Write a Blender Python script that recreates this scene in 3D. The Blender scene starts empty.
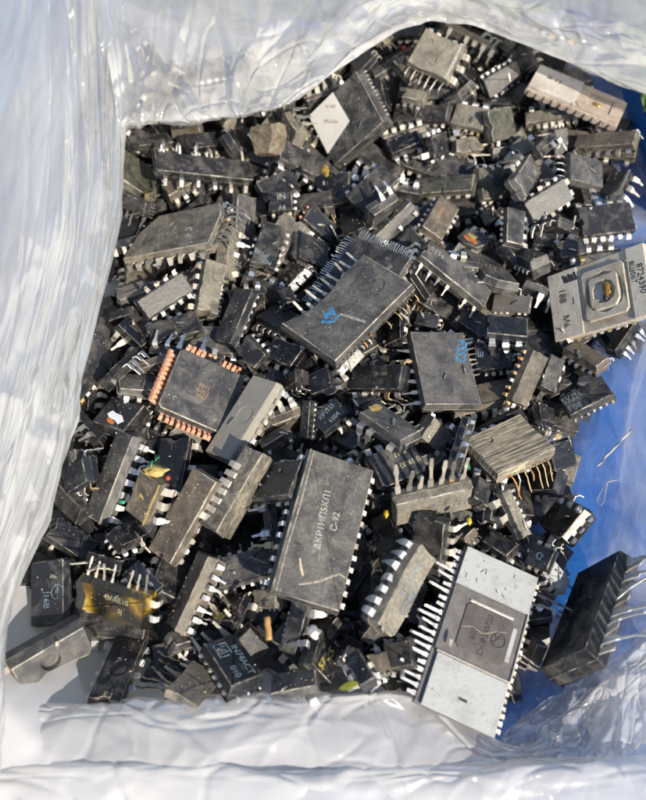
import bpy, bmesh, math, random
import numpy as np
from mathutils import Vector, Matrix, noise

random.seed(7)
S = bpy.context.scene
COL = S.collection
MM = 0.001

# ------------------------------------------------------------------ camera, sky, sun, exposure
PITCH = math.radians(60.0)
DIST = 0.155
VFOV = math.radians(55.0)
FWD = Vector((0, math.cos(PITCH), -math.sin(PITCH)))
UP = Vector((0, math.sin(PITCH), math.cos(PITCH)))
RIGHT = Vector((1, 0, 0))
CAM = -FWD * DIST
FPX = 400.0 / math.tan(VFOV / 2)
cd = bpy.data.cameras.new('camera')
cam = bpy.data.objects.new('camera', cd); COL.objects.link(cam)
cam.matrix_world = Matrix.Translation(CAM) @ Matrix((RIGHT, UP, -FWD)).transposed().to_4x4()
cd.sensor_fit = 'VERTICAL'; cd.sensor_height = 24.0
cd.angle = VFOV
cd.clip_start = 0.002; cd.clip_end = 50.0
cd.dof.use_dof = True; cd.dof.focus_distance = 0.150; cd.dof.aperture_fstop = 15.0
S.camera = cam

SUN_EL = math.radians(39); SUN_DIR = Vector((0.60, -0.80, 0)).normalized() * math.cos(SUN_EL) + Vector((0, 0, math.sin(SUN_EL)))
w = bpy.data.worlds.new('World'); S.world = w; w.use_nodes = True
sky = w.node_tree.nodes.new('ShaderNodeTexSky'); sky.sky_type = 'NISHITA'; sky.sun_disc = False
sky.sun_elevation = SUN_EL; sky.sun_rotation = math.atan2(SUN_DIR.x, SUN_DIR.y)
bg = w.node_tree.nodes['Background']; bg.inputs[1].default_value = 0.112
w.node_tree.links.new(sky.outputs[0], bg.inputs[0])
sl = bpy.data.lights.new('sun', 'SUN'); sl.energy = 5.0; sl.angle = math.radians(0.6); sl.color = (1.0, 0.91, 0.77)
so = bpy.data.objects.new('sun', sl); COL.objects.link(so)
so.rotation_euler = (-SUN_DIR).to_track_quat('-Z', 'Y').to_euler()
vs = S.view_settings; vs.view_transform = 'Standard'; vs.look = 'None'; vs.gamma = 1; vs.use_curve_mapping = False
vs.exposure = 0.64
S.cycles.transparent_max_bounces = 12; S.cycles.max_bounces = 5; S.cycles.diffuse_bounces = 3; S.cycles.glossy_bounces = 3; S.cycles.transmission_bounces = 4

# ------------------------------------------------------------------ pixel helpers (photo is 646 x 800)
def ray(px, py):
    return (FWD + RIGHT * ((px - 323.0) / FPX) + UP * ((400.0 - py) / FPX)).normalized()
def at(px, py, z):                       # point of the ray at height z (mm)
    d = ray(px, py); t = (z * MM - CAM.z) / d.z
    return CAM + d * t
REG = dict(A=(100,110), B=(220,110), C=(340,20), D=(486,30), E=(340,150), F=(486,150), G=(60,260), H=(180,230),
           I=(280,220), J=(390,270), K=(486,270), L=(30,390), M=(140,330), N=(130,440), O=(250,360), P=(350,380),
           Q=(0,540), R=(120,550), S=(240,440), T=(260,550), U=(400,520), V=(400,600), W=(486,420), X=(486,530))
REG = {k: (a, b, 160 / 646) for k, (a, b) in REG.items()}
REG.update(Y=(280,20,200/646), Z=(350,520,200/646), z=(446,190,200/646), y=(446,370,200/646), p=(0,0,1))

# ------------------------------------------------------------------ materials
MATS = {}
def nodes_of(name):
    m = bpy.data.materials.new(name); m.use_nodes = True
    nt = m.node_tree; b = nt.nodes['Principled BSDF']; MATS[name] = m
    return m, nt, b
def N(nt, typ, **kw):
    n = nt.nodes.new(typ)
    for k, v in kw.items(): setattr(n, k, v)
    return n
def noise_tex(nt, vec, scale, detail=4, rough=.6, dist=0):
    n = N(nt, 'ShaderNodeTexNoise'); n.inputs['Scale'].default_value = scale
    n.inputs['Detail'].default_value = detail; n.inputs['Roughness'].default_value = rough; n.inputs['Distortion'].default_value = dist
    nt.links.new(vec, n.inputs['Vector']); return n
def ramp(nt, fac, stops):
    r = N(nt, 'ShaderNodeValToRGB'); e = r.color_ramp.elements
    while len(e) < len(stops): e.new(0.5)
    for el, (p, c) in zip(e, stops): el.position = p; el.color = (*c, 1) if len(c) == 3 else c
    nt.links.new(fac, r.inputs[0]); return r
def g(v): return (v, v, v)
def mixc(nt, fac, a, b):
    n = N(nt, 'ShaderNodeMix', data_type='RGBA')
    if isinstance(fac, float): n.inputs[0].default_value = fac
    else: nt.links.new(fac, n.inputs[0])
    for i, c in ((6, a), (7, b)):
        if isinstance(c, tuple): n.inputs[i].default_value = (*c, 1)
        else: nt.links.new(c, n.inputs[i])
    return n.outputs[2]
def objvec(nt, stretch=None):
    tc = N(nt, 'ShaderNodeTexCoord'); oi = N(nt, 'ShaderNodeObjectInfo')
    mul = N(nt, 'ShaderNodeVectorMath', operation='SCALE'); mul.inputs[0].default_value = (1.3, 2.1, 0.7)
    nt.links.new(oi.outputs['Random'], mul.inputs['Scale'])
    add = N(nt, 'ShaderNodeVectorMath', operation='ADD')
    nt.links.new(tc.outputs['Object'], add.inputs[0]); nt.links.new(mul.outputs[0], add.inputs[1])
    if stretch:
        mp = N(nt, 'ShaderNodeMapping'); mp.inputs['Scale'].default_value = stretch[0]; mp.inputs['Rotation'].default_value = stretch[1]
        nt.links.new(add.outputs[0], mp.inputs[0]); return mp.outputs[0], oi
    return add.outputs[0], oi
def epoxy(name, base, dust, amount, rough=.55, scratch=.35, speck=.5, bump=.35):
    """moulded resin: base tone varying per chip, clinging dust, fine pale specks, scratches in two directions"""
    m, nt, b = nodes_of(name); L = nt.links
    v, oi = objvec(nt)
    tone = ramp(nt, oi.outputs['Random'], [(0, tuple(c*.6 for c in base)), (1, tuple(c*1.45 for c in base))])
    n1 = noise_tex(nt, v, 260, 5, .65, .6)
    d1 = ramp(nt, n1.outputs[0], [(max(0, .62-amount*.5), g(0)), (min(1, .86-amount*.22), g(1))])
    n2 = noise_tex(nt, v, 1500, 4, .7)
    c2 = ramp(nt, n2.outputs[0], [(.36, g(.45)), (.66, g(1))])
    mm = N(nt, 'ShaderNodeMath', operation='MULTIPLY'); L.new(d1.outputs[0], mm.inputs[0]); L.new(c2.outputs[0], mm.inputs[1])
    col = mixc(nt, mm.outputs[0], tone.outputs[0], dust)
    n3 = noise_tex(nt, v, 4600, 3, .6)
    sp = ramp(nt, n3.outputs[0], [(.70-.08*speck, g(0)), (.76-.08*speck, g(.7*speck))])
    col = mixc(nt, sp.outputs[0], col, tuple(min(1, c*1.5+.05) for c in dust))
    for k, rot in enumerate((.5, -.9)):
        vv, _ = objvec(nt, ((260, 2400, 600), (0, 0, rot)))
        ns = noise_tex(nt, vv, 1.0, 2, .5)
        sr = ramp(nt, ns.outputs[0], [(.70-.10*scratch, g(0)), (.80-.10*scratch, g(scratch*.8))])
        col = mixc(nt, sr.outputs[0], col, tuple(min(1, c*1.3+.03) for c in dust))
    L.new(col, b.inputs['Base Color'])
    rr = N(nt, 'ShaderNodeMapRange'); rr.inputs[3].default_value = rough-.14; rr.inputs[4].default_value = min(1, rough+.22)
    L.new(n1.outputs[0], rr.inputs[0]); L.new(rr.outputs[0], b.inputs['Roughness'])
    ad = N(nt, 'ShaderNodeMath', operation='ADD'); L.new(n2.outputs[0], ad.inputs[0]); L.new(n1.outputs[0], ad.inputs[1])
    bp = N(nt, 'ShaderNodeBump'); bp.inputs['Strength'].default_value = bump; bp.inputs['Distance'].default_value = .00035
    L.new(ad.outputs[0], bp.inputs['Height']); L.new(bp.outputs[0], b.inputs['Normal'])
    return m
epoxy('black', (.0085,.0085,.010), (.12,.112,.10), .28, .34, .28, .35, .12)
epoxy('dark', (.012,.012,.0135), (.15,.138,.12), .38, .42, .34, .45, .16)
epoxy('grey', (.031,.031,.033), (.18,.17,.15), .42, .46, .34, .45, .16)
epoxy('dusty', (.040,.038,.034), (.29,.26,.20), .66, .58, .25, .8, .3)
epoxy('brown', (.036,.030,.024), (.21,.175,.13), .54, .52, .28, .7, .25)
epoxy('gloss', (.007,.007,.009), (.14,.13,.12), .18, .18, .5, .3, .12)
epoxy('navy', (.0095,.011,.0145), (.12,.12,.12), .20, .34, .25, .35, .12)
epoxy('pale', (.21,.20,.17), (.30,.27,.21), .40, .28, .3, .25, .1)
epoxy('green', (.026,.028,.022), (.18,.17,.13), .46, .45, .5, .5, .2)
epoxy('graintop', (.029,.029,.031), (.155,.147,.13), .50, .50, .42, .75, .35)
epoxy('resin', (.085,.065,.042), (.34,.28,.19), .65, .4, .2, .5, .9)
EDGE = {}
for nm, c, lo, hi in (('edge_dark', (.030,.029,.028), .46, .70), ('edge_pale', (.09,.08,.065), .38, .62)):
    m_, nt_, b_ = nodes_of(nm); v_, _o = objvec(nt_); n_ = noise_tex(nt_, v_, 420, 5, .7, .5)
    nt_.links.new(mixc(nt_, ramp(nt_, n_.outputs[0], [(lo, g(0)), (hi, g(1))]).outputs[0], c, (.36,.33,.27)), b_.inputs['Base Color']); b_.inputs['Roughness'].default_value = .6
for k_ in ('black', 'dark', 'gloss', 'navy'): EDGE[k_] = 'edge_dark'
for k_ in ('grey', 'dusty', 'brown', 'green', 'graintop', 'scraped'): EDGE[k_] = 'edge_pale'
def scratched():
    m, nt, b = nodes_of('scraped'); L = nt.links
    v, oi = objvec(nt, ((140, 2200, 300), (0, 0, .12)))
    n1 = noise_tex(nt, v, 1.0, 4, .65, .3)
    r = ramp(nt, n1.outputs[0], [(.32, (.04,.035,.027)), (.45, (.15,.13,.095)), (.58, (.36,.31,.22)), (.72, (.12,.105,.08))])
    v2, _ = objvec(nt); n2 = noise_tex(nt, v2, 500, 4)
    L.new(mixc(nt, ramp(nt, n2.outputs[0], [(.5, g(0)), (.75, g(.8))]).outputs[0], r.outputs[0], (.09,.075,.055)), b.inputs['Base Color'])
    b.inputs['Roughness'].default_value = .5
    bp = N(nt, 'ShaderNodeBump'); bp.inputs['Strength'].default_value = .8; bp.inputs['Distance'].default_value = .0004
    L.new(n1.outputs[0], bp.inputs['Height']); L.new(bp.outputs[0], b.inputs['Normal'])
scratched()
def amber():
    m, nt, b = nodes_of('amber'); L = nt.links
    v, oi = objvec(nt); n1 = noise_tex(nt, v, 170, 3, .5, .8)
    r = ramp(nt, n1.outputs[0], [(.40, (.010,.009,.007)), (.52, (.05,.032,.007)), (.60, (.24,.145,.016)), (.72, (.40,.30,.09))])
    L.new(r.outputs[0], b.inputs['Base Color']); b.inputs['Roughness'].default_value = .18; b.inputs['Coat Weight'].default_value = .5
amber()
def metal(name, c0, c1, rough=.35, metallic=1.0):
    m, nt, b = nodes_of(name); L = nt.links
    v, oi = objvec(nt); n1 = noise_tex(nt, v, 900, 4, .65)
    t = mixc(nt, oi.outputs['Random'], c0, c1)
    L.new(mixc(nt, ramp(nt, n1.outputs[0], [(.45, g(0)), (.75, g(.75))]).outputs[0], t, tuple(c*.32 for c in c0)), b.inputs['Base Color'])
    b.inputs['Metallic'].default_value = metallic
    rr = N(nt, 'ShaderNodeMapRange'); rr.inputs[3].default_value = rough-.1; rr.inputs[4].default_value = rough+.3
    L.new(n1.outputs[0], rr.inputs[0]); L.new(rr.outputs[0], b.inputs['Roughness'])
    bp = N(nt, 'ShaderNodeBump'); bp.inputs['Strength'].default_value = .5; bp.inputs['Distance'].default_value = .0002
    L.new(n1.outputs[0], bp.inputs['Height']); L.new(bp.outputs[0], b.inputs['Normal'])
metal('tin', (.92,.90,.87), (.74,.72,.69), .24, 1.0)
metal('dull', (.62,.58,.51), (.46,.42,.36), .36, 1.0)
metal('cream', (.86,.80,.69), (.70,.63,.51), .34, .85)
metal('gold', (.66,.51,.28), (.50,.37,.18), .34, .95)
metal('rust', (.52,.25,.08), (.40,.20,.08), .65, .3)
metal('copper', (.82,.43,.28), (.70,.34,.21), .42, .55)
metal('wire', (.50,.47,.42), (.30,.28,.25), .4, .9)
metal('darkwire', (.16,.14,.11), (.10,.09,.07), .5, .6)
def plain(name, col, rough=.6, var=.25, scale=700, **kw):
    m, nt, b = nodes_of(name); L = nt.links
    v, oi = objvec(nt); n1 = noise_tex(nt, v, scale, 5, .65)
    L.new(mixc(nt, ramp(nt, n1.outputs[0], [(.4, g(0)), (.75, g(1))]).outputs[0], col, tuple(c*(1-var) for c in col)), b.inputs['Base Color'])
    b.inputs['Roughness'].default_value = rough
    for k, x in kw.items(): b.inputs[k].default_value = x
    return m
def ink(name, col, wear=.44):
    m = plain(name, col, .7, .4, 1500); nt = m.node_tree; L = nt.links; b = nt.nodes['Principled BSDF']; v, oi = objvec(nt)
    n = noise_tex(nt, v, 2300, 4, .7); r = ramp(nt, n.outputs[0], [(wear-.12, g(0)), (wear+.1, g(1))]); L.new(r.outputs[0], b.inputs['Alpha'])
ink('ink_grey', (.26,.255,.225)); ink('ink_blue', (.15,.21,.26), .42); ink('ink_yellow', (.42,.34,.07), .42)
ink('ink_cream', (.33,.31,.19), .42); plain('ink_black', (.03,.03,.03), .6, .3); plain('ink_brown', (.27,.17,.10), .7, .4)
ink('marker_blue', (.03,.24,.52), .48); ink('chalk', (.34,.33,.30), .40); ink('scar', (.30,.275,.22), .42)
plain('paper', (.58,.565,.52), .75, .12, 300); plain('wood', (.42,.23,.08), .6, .35, 500); plain('leaf', (.17,.18,.02), .5, .4)
plain('yellow', (.50,.36,.03), .35, .5); plain('red', (.38,.05,.03), .35, .2); plain('greenplastic', (.02,.20,.10), .35, .2)
plain('whitepaint', (.72,.74,.76), .35, .1); plain('orange', (.55,.16,.03), .5, .3); plain('straw', (.46,.38,.27), .6, .3)
plain('gunk', (.42,.31,.10), .5, .6, 900); plain('lens', (.11,.096,.088), .12, .4, 300); plain('slate', (.15,.138,.128), .25, .5, 350, **{'Coat Weight': .5})
plain('epoxygold', (.38,.22,.06), .25, .6, 900, Metallic=.6)
def ceramic(name, col, dirt, lo, hi):
    m, nt, b = nodes_of(name); L = nt.links
    v, oi = objvec(nt); n1 = noise_tex(nt, v, 190, 6, .7, .5); n2 = noise_tex(nt, v, 900, 4, .7)
    c = mixc(nt, ramp(nt, n1.outputs[0], [(lo, g(0)), (hi, g(1))]).outputs[0], col, dirt)
    L.new(mixc(nt, ramp(nt, n2.outputs[0], [(.58, g(0)), (.72, g(.55))]).outputs[0], c, tuple(x*.6 for x in dirt)), b.inputs['Base Color'])
    b.inputs['Roughness'].default_value = .5
    bp = N(nt, 'ShaderNodeBump'); bp.inputs['Strength'].default_value = .3; bp.inputs['Distance'].default_value = .0003
    L.new(n2.outputs[0], bp.inputs['Height']); L.new(bp.outputs[0], b.inputs['Normal'])
ceramic('ceramic', (.34,.352,.35), (.20,.19,.16), .50, .85)
ceramic('ceramic_dirty', (.42,.38,.31), (.25,.19,.12), .42, .75)
ceramic('ceramic_pink', (.38,.32,.26), (.17,.12,.09), .40, .80)
ceramic('ceramic_lid', (.44,.41,.37), (.20,.15,.12), .45, .80)

def film(name, opac, tint=(.86,.88,.92), stretch=(60, 60, 60), rough=.14, trans=.45, vary=.2):
    """thin polythene: part see-through, part milky, glossy skin (the creases are geometry)"""
    m = bpy.data.materials.new(name); m.use_nodes = True; nt = m.node_tree; nt.nodes.clear(); L = nt.links; MATS[name] = m
    out = N(nt, 'ShaderNodeOutputMaterial'); tc = N(nt, 'ShaderNodeTexCoord')
    mp = N(nt, 'ShaderNodeMapping'); mp.inputs['Scale'].default_value = stretch; L.new(tc.outputs['Object'], mp.inputs[0])
    n1 = noise_tex(nt, mp.outputs[0], 1.0, 3, .55, .8)
    tr = N(nt, 'ShaderNodeBsdfTransparent'); tr.inputs[0].default_value = (*[.94+.06*t for t in tint], 1)
    df = N(nt, 'ShaderNodeBsdfDiffuse'); df.inputs[0].default_value = (*tint, 1)
    tl = N(nt, 'ShaderNodeBsdfTranslucent'); tl.inputs[0].default_value = (*tint, 1)
    mx = N(nt, 'ShaderNodeMixShader'); mx.inputs[0].default_value = trans; L.new(df.outputs[0], mx.inputs[1]); L.new(tl.outputs[0], mx.inputs[2])
    op = ramp(nt, n1.outputs[0], [(.28, g(max(0, opac-vary))), (.72, g(min(1, opac+vary)))])
    m2 = N(nt, 'ShaderNodeMixShader'); L.new(op.outputs[0], m2.inputs[0]); L.new(tr.outputs[0], m2.inputs[1]); L.new(mx.outputs[0], m2.inputs[2])
    gl = N(nt, 'ShaderNodeBsdfGlossy'); gl.inputs['Roughness'].default_value = rough
    fr = N(nt, 'ShaderNodeFresnel'); fr.inputs[0].default_value = 1.65
    mn = N(nt, 'ShaderNodeMath', operation='MINIMUM'); L.new(fr.outputs[0], mn.inputs[0]); mn.inputs[1].default_value = .35
    m3 = N(nt, 'ShaderNodeMixShader'); L.new(mn.outputs[0], m3.inputs[0]); L.new(m2.outputs[0], m3.inputs[1]); L.new(gl.outputs[0], m3.inputs[2])
    L.new(m3.outputs[0], out.inputs[0])
film('film_left', .46, (.80,.795,.78), stretch=(150, 18, 60), rough=.10)
film('film_top', .42, (.80,.79,.76), stretch=(60, 60, 60), rough=.09, trans=.4)
film('film_near', .56, (.76,.76,.76), stretch=(30, 55, 50), rough=.17, trans=.4)
film('film_clear', .20, (.82,.86,.92), stretch=(60, 50, 50), rough=.12, vary=.16)
film('film_white', .70, (.80,.80,.80), stretch=(60, 70, 60), rough=.13, trans=.4)
film('film_milky', .94, (.76,.76,.79), stretch=(60, 60, 60), rough=.4, vary=.05)
ceramic('ceramic_warm', (.50,.46,.38), (.28,.22,.15), .46, .82)
def blue():
    m, nt, b = nodes_of('blue_plastic'); L = nt.links
    tc = N(nt, 'ShaderNodeTexCoord'); n1 = noise_tex(nt, tc.outputs['Object'], 45, 4, .6, .8)
    L.new(mixc(nt, n1.outputs[0], (.007,.10,.42), (.016,.18,.60)), b.inputs['Base Color']); b.inputs['Roughness'].default_value = .42
    bp = N(nt, 'ShaderNodeBump'); bp.inputs['Strength'].default_value = .5; bp.inputs['Distance'].default_value = .004
    L.new(n1.outputs[0], bp.inputs['Height']); L.new(bp.outputs[0], b.inputs['Normal'])
blue()
def grass_mats():
    for nm, c in (('soil', (.06,.07,.03)), ('grass', (.10,.17,.045))):
        plain(nm, c, .8, .5, 60)
grass_mats()

# ------------------------------------------------------------------ mesh helpers
def mesh_obj(name, verts, faces, mat, parent=None, smooth=False):
    me = bpy.data.meshes.new(name); me.from_pydata([tuple(v) for v in verts], [], faces)
    me.materials.append(MATS[mat]) if mat else None
    if smooth:
        for p in me.polygons: p.use_smooth = True
    return link(name, me, parent)
def link(name, me, parent=None, mw=None):
    o = bpy.data.objects.new(name, me); COL.objects.link(o)
    if parent: o.parent = parent
    if mw is not None: o.matrix_local = mw
    return o
def bm_obj(name, bm, mat, parent=None, smooth=False):
    bmesh.ops.recalc_face_normals(bm, faces=bm.faces)
    me = bpy.data.meshes.new(name); bm.to_mesh(me); bm.free()
    if mat:
        me.materials.append(MATS[mat]); me.materials.append(MATS[EDGE.get(mat, mat)])
    if smooth:
        for p in me.polygons: p.use_smooth = True
    return link(name, me, parent)
def tag(o, label, cat, group=None, kind=None):
    if label: o['label'] = label
    if cat: o['category'] = cat
    if group: o['group'] = group
    if kind: o['kind'] = kind
    return o
def offset(poly, d):
    """shift every edge of a closed CCW outline inwards by d"""
    n = len(poly); out = []
    for i in range(n):
        a, b, c = poly[i-1], poly[i], poly[(i+1) % n]
        e1 = (b - a).normalized(); e2 = (c - b).normalized()
        n1 = Vector((-e1.y, e1.x)); n2 = Vector((-e2.y, e2.x))
        k = n1 + n2
        q = k / max(.45, k.length_squared) * 2 if k.length > 1e-6 else n1
        out.append(b + q * d)
    return out
def slab_bm(outline, H, slope, bev, holes=(), seam=.12):
    """moulded body: two half shells meeting at a seam, sides sloping in, worn top edge, round recesses"""
    bm = bmesh.new()
    levels = [(-H/2, slope+bev), (-H/2+bev, slope), (-seam*MM, .04*MM), (-seam*MM*.4, 0), (seam*MM*.4, 0), (seam*MM, .04*MM), (H/2-bev, slope), (H/2, slope+bev)]
    rings = []
    for z, d in levels:
        rings.append([bm.verts.new((p.x, p.y, z)) for p in (offset(outline, d) if d else outline)])
    n = len(outline)
    for k, (a, b) in enumerate(zip(rings, rings[1:])):
        for i in range(n):
            j = (i+1) % n
            f = bm.faces.new((a[i], a[j], b[j], b[i]))
            if k in (0, 3, 6): f.material_index = 1
    bm.faces.new(list(reversed(rings[0])))
    if not holes:
        bm.faces.new(rings[-1])
    else:
        top = rings[-1]
        edges = [bm.edges.get((top[i], top[(i+1) % n])) for i in range(n)]
        for hx, hy, hr, hd, hn in holes:
            ra = [bm.verts.new((hx + hr*math.cos(a), hy + hr*math.sin(a), H/2)) for a in [2*math.pi*k/hn for k in range(hn)]]
            rb = [bm.verts.new((v.co.x*.0 + hx + (v.co.x-hx)*.95, hy + (v.co.y-hy)*.95, H/2-hd)) for v in ra]
            for i in range(hn):
                j = (i+1) % hn
                bm.faces.new((ra[j], ra[i], rb[i], rb[j]))
                edges.append(bm.edges.get((ra[i], ra[j])))
            bm.faces.new(rb)
        bmesh.ops.triangle_fill(bm, use_beauty=True, edges=edges)
    return bm
def rect_outline(L, W, chip=.0, rng=random, notch=0, ragged=0):
    pts = []
    for sx, sy in ((-1, -1), (1, -1), (1, 1), (-1, 1)):
        cx, cy = sx*L/2, sy*W/2
        c = chip*W*rng.uniform(.25, 1)
        a, b = Vector((cx - sx*c, cy)), Vector((cx, cy - sy*c*rng.uniform(.5, 1.3)))
        pts += [a, b] if sx*sy > 0 else [b, a]
        # keep CCW order: corners (-,-),(+,-),(+,+),(-,+)
    out = []
    order = [(-1,-1),(1,-1),(1,1),(-1,1)]
    for i, (sx, sy) in enumerate(order):
        c = chip*W*rng.uniform(.25, 1); e = c*rng.uniform(.6, 1.2)
        cx, cy = sx*L/2, sy*W/2
        on_x = Vector((cx - sx*c, cy)); on_y = Vector((cx, cy - sy*e))
        out += [on_y, on_x] if (sx, sy) in ((-1,-1), (1,1)) else [on_x, on_y]
    if ragged:                        # broken, uneven long edges and ends
        o2 = []
        for i, p in enumerate(out):
            q = out[(i+1) % len(out)]; o2.append(p)
            d = q - p
            if d.length > .25*W and not (notch and i == len(out)-1):
                nn = Vector((-d.y, d.x)).normalized(); m = max(2, int(d.length/(.28*W)))
                for k in range(1, m): o2.append(p + d*(k/m) + nn*rng.uniform(-.01, .035)*W*ragged)
        out = o2
    if notch:                         # half-round notch in the -x end (between last and first points)
        r = notch
        for k in range(7):
            a = math.pi/2 - math.pi*k/6
            out.append(Vector((-L/2 + r*math.cos(a)*.9, r*math.sin(a))))
    return out

# --- leads
def strip(path, th, name, mat):
    vs, fs = [], []
    n = len(path)
    for i, (x, z, wd) in enumerate(path):
        a = path[max(0, i-1)]; b = path[min(n-1, i+1)]
        tx, tz = b[0]-a[0], b[1]-a[1]; l = math.hypot(tx, tz) or 1
        nx, nz = -tz/l, tx/l
        for sy, sn in ((-1, -1), (1, -1), (1, 1), (-1, 1)):
            vs.append((x + nx*sn*th/2, sy*wd/2, z + nz*sn*th/2))
    for i in range(n-1):
        for k in range(4):
            fs.append((i*4+k, i*4+(k+1) % 4, i*4+4+(k+1) % 4, i*4+4+k))
    fs += [(3, 2, 1, 0), tuple((n-1)*4+k for k in range(4))]
    me = bpy.data.meshes.new(name); me.from_pydata(vs, [], fs)
    me.materials.append(MATS[mat]); return me
PATHS = dict(
    down=[(-.1,0,.58),(.26,0,.58),(.40,-.05,.58),(.46,-.2,.58),(.47,-.62,.55),(.49,-.8,.24),(.52,-1.5,.2)],
    short=[(-.1,0,.58),(.24,0,.58),(.36,-.05,.58),(.42,-.2,.56),(.44,-.75,.5)],
    stub=[(-.1,0,.5),(.24,.0,.5),(.37,-.05,.48),(.42,-.24,.42),(.45,-.5,.3)],
    fat=[(-.1,0,.60),(.3,0,.60),(.45,-.07,.58),(.52,-.28,.55),(.55,-.58,.46),(.58,-.74,.24),(.64,-1.3,.2)],
    blob=[(-.1,0,.40),(.1,.02,.52),(.24,.0,.50),(.34,-.06,.34)],
    flat=[(-.1,0,.54),(.5,0,.54),(.72,.0,.34),(.9,-.02,.26),(1.7,-.06,.2)],
    finger=[(-.1,0,.66),(.3,0,.66),(.5,.02,.46),(.9,.04,.42),(2.2,.10,.40),(2.4,.0,.34)],
    long=[(-.1,0,.6),(.5,-.02,.6),(1.1,-.1,.56),(1.25,-.13,.26),(2.4,-.34,.2),(3.0,-.5,.16)],
    up=[(-.1,0,.5),(.3,.0,.5),(.42,.1,.5),(.48,.4,.44),(.5,.62,.26),(.55,1.4,.22)],
    stand=[(-.1,0,.40),(.45,.04,.38),(.7,.08,.22),(1.2,.1,.24),(1.5,.14,.34),(2.1,.22,.24)],
    hook=[(-.1,0,.44),(.35,.12,.44),(.75,.1,.4),(1.0,-.15,.36),(1.0,-.6,.3),(.8,-.9,.24)],
    curl=[(-.1,0,.2),(.4,.2,.2),(.9,.25,.18),(1.4,0,.18),(1.6,-.5,.16),(1.3,-.9,.14)],
    wave=[(-.1,0,.2),(.6,.05,.2),(1.1,.25,.34),(1.6,.1,.22),(2.2,.2,.36),(2.8,.0,.2),(3.5,.2,.2)],
    drape=[(-.1,0,.22),(.5,-.1,.2),(1.0,-.5,.18),(1.3,-1.2,.18),(1.7,-2.0,.16),(2.0,-2.4,.16)],
    fine=[(-.1,0,.2),(.6,.02,.2),(.9,-.06,.19),(1.1,-.24,.19),(1.6,-.3,.18)],
    jlead=[(-.05,.0,.62),(.22,.02,.62),(.36,.16,.6),(.40,.42,.55),(.34,.62,.5),(.05,.70,.46),(-.22,.66,.4)],
    lay=[(-1.25,-.05,.70),(-1.05,.10,.74),(-.4,.12,.74),(.2,.08,.72),(.42,-.12,.6)],
)
PINLIB = {}
def pin_mesh(style, mat):
    key = (style, mat)
    if key not in PINLIB:
        rr = random.Random(hash_str(style+mat)); lib = []
        for k in range(6):
            p = []
            sx = rr.uniform(.85, 1.15); bend = rr.uniform(-.10, .10)
            for i, (x, z, wd) in enumerate(PATHS[style]):
                j = min(1, i/2) * .05
                p.append((x*(sx if x > 0 else 1) + rr.uniform(-j, j), z + bend*max(0, x)**1.4 + rr.uniform(-j, j), wd*rr.uniform(.72, 1.0)))
            if k == 5 and len(p) > 5: p = p[:-2]        # one snapped off
            th = .16 if style == 'blob' else .12 if style == 'fine' else .09
            lib.append(strip(p, th, 'pin', mat))
        PINLIB[key] = lib
    return PINLIB[key]
def hash_str(s):
    h = 0
    for ch in s: h = (h*131 + ord(ch)) % 1000003
    return h
MIX = dict(tin=['tin']*7+['dull']*2+['cream'], cream=['cream']*6+['dull']*2+['tin'], dull=['dull']*5+['tin']*2+['gold'], gold=['gold']*5+['cream']*3+['rust'],
           copper=['copper'], wire=['wire'], darkwire=['darkwire'], rust=['rust']*2+['cream']*3+['dull'], bright=['tin'])
def add_pins(root, rng, L, W, z, side, style, n, metalmix='tin', span=(0, 1), tilt=0, miss=.06, size=1.0, name='pin', jit=1.0):
    """side: '+y','-y','+x','-x' of the body; every lead is its own object sharing mesh data"""
    run = L if side[1] == 'y' else W
    run *= .95; pitch = run * (span[1]-span[0]) / n
    for i in range(n):
        if rng.random() < miss: continue
        s = -run/2 + run*span[0] + pitch*(i+.5)
        o, ang = {'+y': (Vector((s, W/2, z)), math.pi/2), '-y': (Vector((s, -W/2, z)), -math.pi/2),
                  '+x': (Vector((L/2, s, z)), 0), '-x': (Vector((-L/2, s, z)), math.pi)}[side]
        m = Matrix.Translation(o) @ Matrix.Rotation(ang + rng.gauss(0, .07)*jit, 4, 'Z') @ Matrix.Rotation(-tilt + rng.gauss(0, .13)*jit, 4, 'Y') \
            @ Matrix.Rotation(rng.gauss(0, .08)*jit, 4, 'X') @ Matrix.Scale(pitch*size, 4)
        link(name, rng.choice(pin_mesh(style, rng.choice(MIX[metalmix]))), root, m)
def add_text(root, s, x, y, size, rot, mat, z, sx=1.0, name='lettering'):
    cu = bpy.data.curves.new('lettering', 'FONT'); cu.body = s; cu.size = size; cu.align_x = 'CENTER'; cu.align_y = 'CENTER'; cu.resolution_u = 2
    cu.offset = size*.008; cu.extrude = .000012
    t = bpy.data.objects.new('lettering', cu); COL.objects.link(t)
    dg = bpy.context.evaluated_depsgraph_get()
    me = bpy.data.meshes.new_from_object(t.evaluated_get(dg)); bpy.data.objects.remove(t)
    me.materials.clear(); me.materials.append(MATS[mat])
    link(name, me, root, Matrix.Translation((x, y, z + .00002)) @ Matrix.Rotation(rot, 4, 'Z') @ Matrix.Diagonal((sx, 1, 1, 1)))
def ribbon(root, name, pts, width, mat, z):
    """thin raised mark drawn on a face (scar, chalk line, logo stroke)"""
    vs, fs = [], []
    P = [Vector((x, y, 0)) for x, y in pts]
    for i, p in enumerate(P):
        t = (P[min(i+1, len(P)-1)] - P[max(0, i-1)]).normalized(); nrm = Vector((-t.y, t.x, 0))
        wd = width*(.6 + .4*math.sin(math.pi*(i+.5)/len(P)))
        for k, h in ((-1, 0), (0, .00005), (1, 0)): vs.append(p + nrm*wd/2*k + Vector((0, 0, z + .00001 + h)))
    for i in range(len(P)-1):
        for k in range(2): fs.append((i*3+k, i*3+k+1, i*3+4+k, i*3+3+k))
    return mesh_obj(name, vs, fs, mat, root)
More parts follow.
